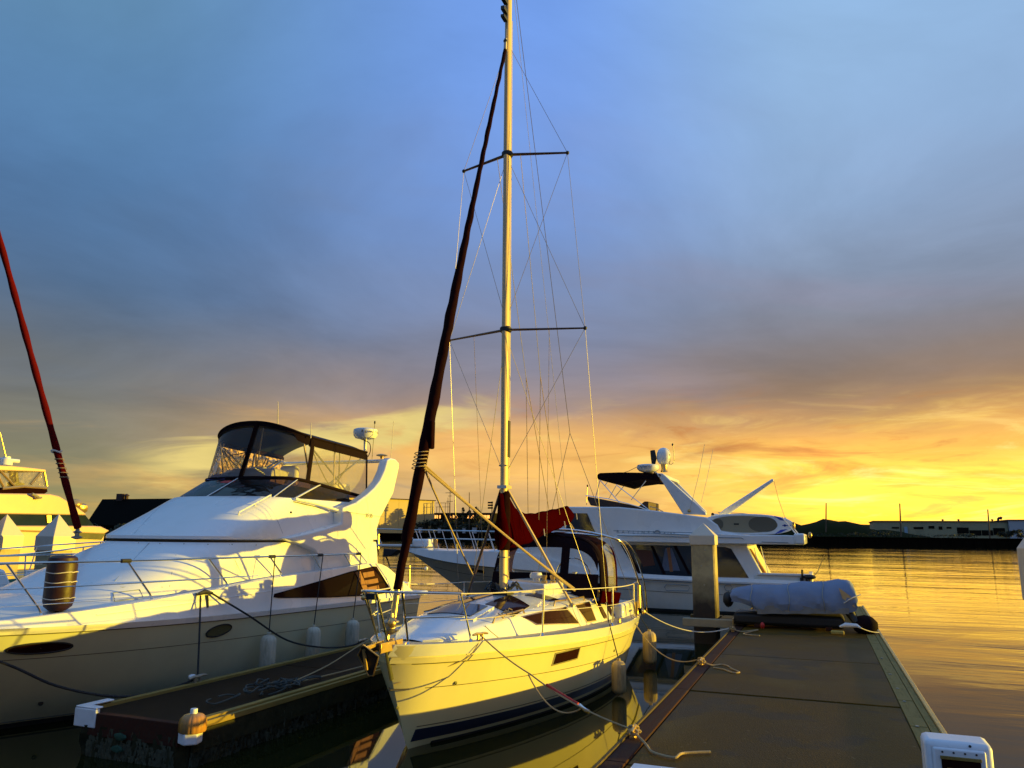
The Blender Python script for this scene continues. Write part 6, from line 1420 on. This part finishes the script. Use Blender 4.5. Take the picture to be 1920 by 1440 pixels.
# paddleboard on the overhang
pbd = thing('paddleboard', 'white paddleboard with tan pad and blue flashes standing on the rear yacht roof', 'paddleboard', ony(1400, 1002, 27.55))
c0_ = Vector(ony(1400, 983, 27.55)); hl, hh = 1.52, .35
def el(a, kx, kz, dx_=0., Yq=27.55, pw=.85):
    c_, s_ = math.cos(a), math.sin(a); return Vector((c0_.x+dx_+hl*kx*math.copysign(abs(c_)**pw, c_), Yq, c0_.z-.018*hl*kx*c_+hh*kz*math.copysign(abs(s_)**.9, s_)))
MB().prism([el(i*math.pi/24, 1, 1) for i in range(48)], (0, .12, 0)).build('board', M['gel2'], pbd, bevel=.03)
MB().prism([el(i*math.pi/16, .72, .80, -.10, 27.54) for i in range(32)], (0, .01, 0)).build('deck_pad', M['tan'], pbd, False)
MB().prism([el(i*math.pi/16, .30, .72, .52, 27.53) for i in range(32)], (0, .008, 0)).build('deck_pad', M['tand'], pbd, False); MB().prism([el(i*math.pi/16, .12, .5, -.95, 27.53) for i in range(32)], (0, .008, 0)).build('deck_pad', M['tand'], pbd, False)
MB().box((c0_.x-.42, 27.53, c0_.z-.02), (c0_.x-.25, 27.54, c0_.z+.03)).build('carry_handle', M['black'], pbd)
for zs_ in (1, -1): MB().prism([(c0_.x+.88, 27.54, c0_.z+zs_*.30-.02), (c0_.x+1.08, 27.54, c0_.z+zs_*.16-.02), (c0_.x+1.30, 27.54, c0_.z+zs_*.13-.02), (c0_.x+1.10, 27.54, c0_.z+zs_*.245-.02)], (0, .008, 0)).build('blue_flash', M['blue'], pbd, False)
MB().box((c0_.x+1.14, 27.54, c0_.z-.05), (c0_.x+1.42, 27.548, c0_.z-.02)).build('blue_mark', M['blue'], pbd); MB().lathe((c0_.x+1.22, 27.548, c0_.z-.035), [(.0, 0), (.04, 0), (.04, .008)], 10, ax=(0, -1, 0)).build('blue_mark', M['blue'], pbd)
MB().box((c0_.x+1.46, 27.5, c0_.z-.14), (c0_.x+1.54, 27.7, c0_.z+.08)).build('nose_guard', M['sunlit_metal'], pbd, bevel=.02)

# ------------------------------------------------------------------ covered dinghy across the dock
dn = thing('covered_dinghy', 'inflatable dinghy under a pale grey cover lying across the dock', 'dinghy', (-.6, 19.2, .5))
YD = 18.75
tops = [(1371, 1108, 1128, .16), (1380, 1104, 1129, .30), (1398, 1100.5, 1134, .42), (1425, 1098, 1147, .52), (1460, 1096.5, 1150, .58), (1500, 1095, 1150, .62), (1540, 1091.5, 1149.5, .64), (1568, 1088.5, 1149, .64), (1585, 1089.5, 1148.5, .62), (1597, 1094, 1147, .58), (1603, 1104, 1143, .50), (1606, 1118, 1138, .36)]
rows = []
for i in range(45):
    px = 1371+(1606-1371)*i/44
    yt_ = sinterp(px, [(a, b) for a, b, c, d in tops]); yb_ = sinterp(px, [(a, c) for a, b, c, d in tops]); dp = sinterp(px, [(a, d) for a, b, c, d in tops])
    a = ony(px, yt_, YD+.15); b = ony(px, yb_, YD); row = []
    h_ = a.z-b.z
    prof2 = [(0, 0), (-.02, .16), (-.03, .34), (.0, .52), (.05, .68), (.13, .84), (.26, .95), (.42, 1.), (.6, 1.0), (.8, .93), (.94, .76), (1, .5), (1, .25), (1, 0), (.66, -.02), (.33, -.02)]
    for k, (u_, v_) in enumerate(prof2):
        fr = (px-1371)/235
        wr_ = (.016*math.sin(fr*21+k*1.1)+.010*math.sin(fr*47-k*.8)+.007*math.sin(fr*83+k*2.3))*(1 if 0 < k < 13 else .3)
        row.append((a.x+.02*math.sin(k*1.3+fr*9), YD+2*dp*u_+wr_, b.z+h_*v_+wr_*.5+(.03*math.sin(fr*14)*max(0, v_-.8)*3)))
    rows.append(row)
MB().grid(rows, True, True).build('cover', M['greyc'], dn, ang=28)
for px in (1412, 1478, 1545):
    k_ = int((px-1371)/235*44); MB().tube([Vector(rows[k_][j])+Vector((0, -.012 if j < 8 else 0, .008)) for j in range(0, 10)], .009, 5).build('tie_down_cord', M['galv'], dn)
sk = []
for i in range(34):
    px = 1420+(1592-1420)*i/33; a = ony(px, 1132+i*.32+2*math.sin(i*.35), YD-.012); b = ony(px, 1151+.5*math.sin(i*.8), YD-.02)
    sk.append([a.lerp(b, q)+Vector((0, .008*math.sin(i*1.1+q*4)-.006, 0)) for q in (0, .35, .7, 1)])
MB().grid(sk).build('cover_skirt', M['greyc2'], dn, ang=80)
fl = ony(1583, 1120, YD-.02)
MB().grid([[fl+Vector((-.10+.06*i+.02*j, -.012*math.sin(i*2.2), .20-.075*j-.045*i)) for j in range(4)] for i in range(5)]).build('cover_flap', mat('tan_cover_lining', (.55, .36, .16), .8, var=.2, bump=.5, bs=12), dn, ang=80)
MB().tube([fl+Vector((-.02, -.04, -.12)), fl+Vector((.16, -.04, .0)), fl+Vector((.33, .1, .06))], .012, 6).build('cover_cord', M['ropew'], dn)
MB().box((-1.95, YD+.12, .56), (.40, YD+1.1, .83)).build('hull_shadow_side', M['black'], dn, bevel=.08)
for x_ in (-1.5, 0.0): MB().box((x_, YD+.1, .515), (x_+.14, YD+1.2, .60)).build('chock', M['wood'], dn, bevel=.01)
MB().ell((.44, YD+.35, 1.35), (.12, .2, .20), 14, 10, .03).build('outboard_motor', M['black'], dn)
MB().tube([(.46, YD+.2, 1.2), (.52, YD+.15, .9), (.62, YD+.05, .72)], [.08, .10, .07], 10).build('outboard_leg', M['black'], dn)
MB().ell((-2.06, YD+.25, 1.10), (.12, .18, .17), 12, 8, .08).build('bow_bundle', M['black'], dn)
tag(MB().ell((.80, 18.9, .68), (.26, .22, .20), 16, 10, .06).build('black_bag', M['blackc']), 'black bag slumped at the dinghy stern on the dock edge', 'bag')
mbk = MB().box((.10, 18.28, .515), (.36, 18.42, .59)); tag(mbk.build('yellow_block', mat('yellow_foam_block', (.42, .30, .06), .8), bevel=.02), 'small yellow block under the dinghy stern', 'block')
tag(MB().tube([(.28, 18.5, .66), (.40, 18.48, .70), (.62, 18.45, .70), (.70, 18.4, .66)], [.02, .05, .04, .01], 8).build('white_oar_blade', M['gel2']), 'white paddle blade sticking out below the dinghy cover', 'paddle')
rope('mooring_line', 'thin white line from the dinghy to the right dock edge', sag((.66, 18.42, .68), (1.06, 18.9, .54), .03, 8), .010, M['ropew'], sm=0)
tag(MB().ell((-1.3, 18.55, .60), (.05, .05, .07), 10, 8).build('red_tag', M['red']), 'tiny dark red float in the shadow under the dinghy bow', 'float')

# ------------------------------------------------------------------ boats at the far left
bs_ = thing('sailboat', 'sailboat at the left edge with dark red furled headsail and green toe rail', 'sailboat', (-13.7, 7, 0))
def bplace(s, x, z): return Vector((-13.7+x, 12.15-s, z))
BH = Hull([(-.5, 1.5), (0, .9), (1.4, 0)], 9.0, [(0, 0), (.03, .25), (.1, .6), (.25, 1.0), (.5, 1.3), (.8, 1.3), (1, 1.0)], [(0, 0), (.1, .2), (.3, .8), (.6, 1.0), (1, .7)], [(0, 1.62), (.2, 1.5), (.5, 1.35), (1, 1.3)], .6, .5, bplace)
BH.shell(30, 8).build('hull', mat('cream_old_hull', (.45, .38, .2), .5), bs_)
bz = lambda s: sinterp(s/9, BH.zs)
for side in (1, -1):
    BH.band(lambda s: bz(s)-.02, lambda s: bz(s)+.06, .02, 8.9, .02, side, nz=1).build('toe_rail', M['green'], bs_)
    BH.band(lambda s: bz(s)-.15, lambda s: bz(s)-.03, .02, 8.9, .012, side, nz=1).build('sheer_stripe', M['maroon'], bs_)
    BH.band(lambda s: bz(s)-.42, lambda s: bz(s)-.40, .02, 8.9, .01, side, nz=1).build('hull_crease', M['maroon'], bs_)
MB().grid([[bplace(9*i/20, sinterp(i/20, BH.D)*k/4, bz(9*i/20)) for k in range(-4, 5)] for i in range(21)]).build('deck', M['gel2'], bs_)
MB().prism([(-14.5, 9.6, 1.4), (-12.9, 9.6, 1.4), (-13.0, 9.4, 1.85), (-14.4, 9.4, 1.85)], (0, -4.5, 0)).build('coachroof', M['gel2'], bs_, bevel=.05)
sB = onx(146, 990, -13.7); sT = onx(-60, 230, -13.7)
st_p = [sB.lerp(sT, i/50) for i in range(51)]
MB().tube(st_p, [.065+.006*math.sin(i*1.3)-.0004*i for i in range(51)], 10).build('furled_headsail', M['redstay'], bs_, ang=70)
sl = hit([bs_.children[-1]], 101, 832) or sB.lerp(sT, .2)
for k in range(5): 
    p = sB.lerp(sT, .135+.012*k); MB().tube([p+Vector((.085*math.cos(a*.6), .085*math.sin(a*.6), .01*a/5)) for a in range(12)], .008, 5).build('lashing', M['rope'], bs_)
p = sB.lerp(sT, .205); MB().tube([p+Vector((.09*math.cos(a*.6)+.02, .09*math.sin(a*.6)-.03, .02*math.sin(a))) for a in range(12)], .016, 5).build('lashing', M['ropew'], bs_)
MB().lathe(sB-Vector((0, 0, .22)), [(.03, 0), (.1, .03), (.1, .05), (.04, .07), (.04, .12), (.09, .14), (.04, .17), (.03, .22)], 14).build('furling_drum', M['galv'], bs_)
MB().tube([sT+(sT-sB)*.8, (-13.7, sT.y-3.2, 1.5)], .07, 8).build('mast', M['alu'], bs_)
for side in (1, -1):
    pr = [bplace(-.35, 0, 2.30), bplace(.1, side*.22, 2.28), bplace(1.2, side*.62, 2.2), bplace(2.6, side*.95, 2.1), bplace(5, side*1.2, 2.0)]
    MB().tube(curve(pr, 4), .014, 6).build('pulpit_rail', M['steel'], bs_); MB().tube(curve([p_-Vector((0, 0, .3)) for p_ in pr[1:]], 4), .008, 6).build('lifeline', M['steel'], bs_); MB().tube(curve([p_-Vector((0, 0, .48)) for p_ in pr[1:]], 4), .006, 6).build('lifeline', M['steel'], bs_)
    for s_, p_ in ((.3, pr[1]), (1.3, pr[2]), (2.6, pr[3]), (4.9, pr[4])): MB().tube([bplace(s_, side*(sinterp(s_/9, BH.D)-.05), bz(s_)), p_], .012, 6).build('stanchion', M['steel'], bs_)
MB().tube([bplace(-.35, 0, 2.3), bplace(.15, 0, 1.65)], .014, 6).build('pulpit_leg', M['steel'], bs_)
MB().ell(bplace(.5, -.1, 1.85), (.16, .2, .15), 12, 8, .05).build('anchor_windlass', M['black'], bs_)
MB().tube([bplace(.2, .1, 2.1), bplace(.35, .0, 1.7), bplace(.5, .2, 1.65)], .03, 6).build('anchor_shank', M['black'], bs_)
MB().ell(bplace(3.1, .7, 1.62), (.18, .2, .16), 12, 8, .04).build('deck_bag', M['black'], bs_); MB().box(bplace(2.2, .45, 1.55), bplace(1.9, .75, 1.8)).build('deck_box', M['white'], bs_)
# motor yacht behind it
XM = -20.5
my_ = thing('motor_yacht', 'white motor yacht with brown canvas flybridge cut by the left edge', 'motor yacht', (XM-1.8, 13, 0))
def mp(pts, X, dep, nm, m, bevel=.02, ang=25): return MB().prism([onx(x, y, X) for x, y in pts], (-dep, 0, 0)).build(nm, M[m] if isinstance(m, str) else m, my_, ang=ang, bevel=bevel)
mp([(-60, 924), (95, 926), (112, 930), (140, 947), (163, 964), (160, 966), (-60, 963)], XM, 3.4, 'cabin_top', 'peach', .04)
mp([(-60, 963), (160, 966), (176, 986), (-60, 985)], XM-.12, 3.2, 'cabin_window', 'blueglass', .0)
mp([(88, 966), (96, 966), (97, 980), (89, 980)], XM-.08, .05, 'window_post', 'sunlit_metal', .0)
mp([(-60, 985), (176, 986), (190, 987), (206, 995), (196, 1001), (-60, 992)], XM+.05, 3.7, 'deck_edge', 'peach', .03)
mp([(-60, 992), (197, 1001), (185, 1060), (-60, 1075)], XM, 3.5, 'hull', 'peach', .03)
mp([(130, 992), (198, 1001), (190, 1012), (128, 1010)], XM+.02, .05, 'hull_window', 'black', .0)
mp([(-60, 871), (20, 873), (60, 877), (86, 880), (87, 885), (60, 884), (-60, 880)], XM-.3, 2.8, 'hard_top', 'peach', .02)
mp([(-60, 915), (88, 913), (90, 922), (84, 926), (-60, 926)], XM-.3, 2.8, 'flybridge_cowl', 'maroond', .02)
for a, b in (((0, 882), (28, 912)), ((77, 885), (58, 908)), ((83, 885), (88, 912)), ((-8, 884), (10, 920))): MB().tube([onx(*a, XM-.33), onx(*b, XM-.33)], .03, 6).build('frame_tube', M['sunlit_metal'], my_)
mp([(-60, 880), (84, 885), (88, 914), (-60, 914)], XM-.36, .02, 'clear_panel', 'clear', .0)
mp([(30, 886), (34, 886), (36, 904), (46, 906), (46, 912), (26, 912), (27, 905), (31, 903)], XM-1.2, .3, 'helm_seat', 'black', .0)
MB().tube([onx(4, 916, XM-.25), onx(45, 912, XM-.25), onx(88, 915, XM-.25)], .04, 6).build('flybridge_rail', M['sunlit_metal'], my_)
MB().lathe(onx(11, 872, XM-1), [(.16, 0), (.15, .16), (.1, .2), (.1, .24)], 14).build('radar_base', M['gel2'], my_)
rb = onx(8, 861, XM-1); MB().tube([rb-Vector((.3, .5, 0)), rb+Vector((.0, .45, -.02))], .06, 8).build('radar_bar', M['gel2'], my_)
MB().tube([onx(11, 858, XM-1), onx(0, 810, XM-1)], [.02, .008], 6).build('aerial', M['sunlit_metal'], my_)
for a in ((142, 946), (152, 953)): p = onx(*a, XM-.6); MB().ell(p, (.15, .22, .16), 10, 6, .1).build('deck_gear', M['sunlit_metal'], my_)
MB().tube([onx(60, 926, XM+.1), onx(72, 932, XM+.1)], .04, 8).build('horn', M['galv'], my_)
MB().tube([onx(66, 935, XM+.05), onx(78, 933, XM+.05)], .03, 6).build('searchlight', M['galv'], my_)
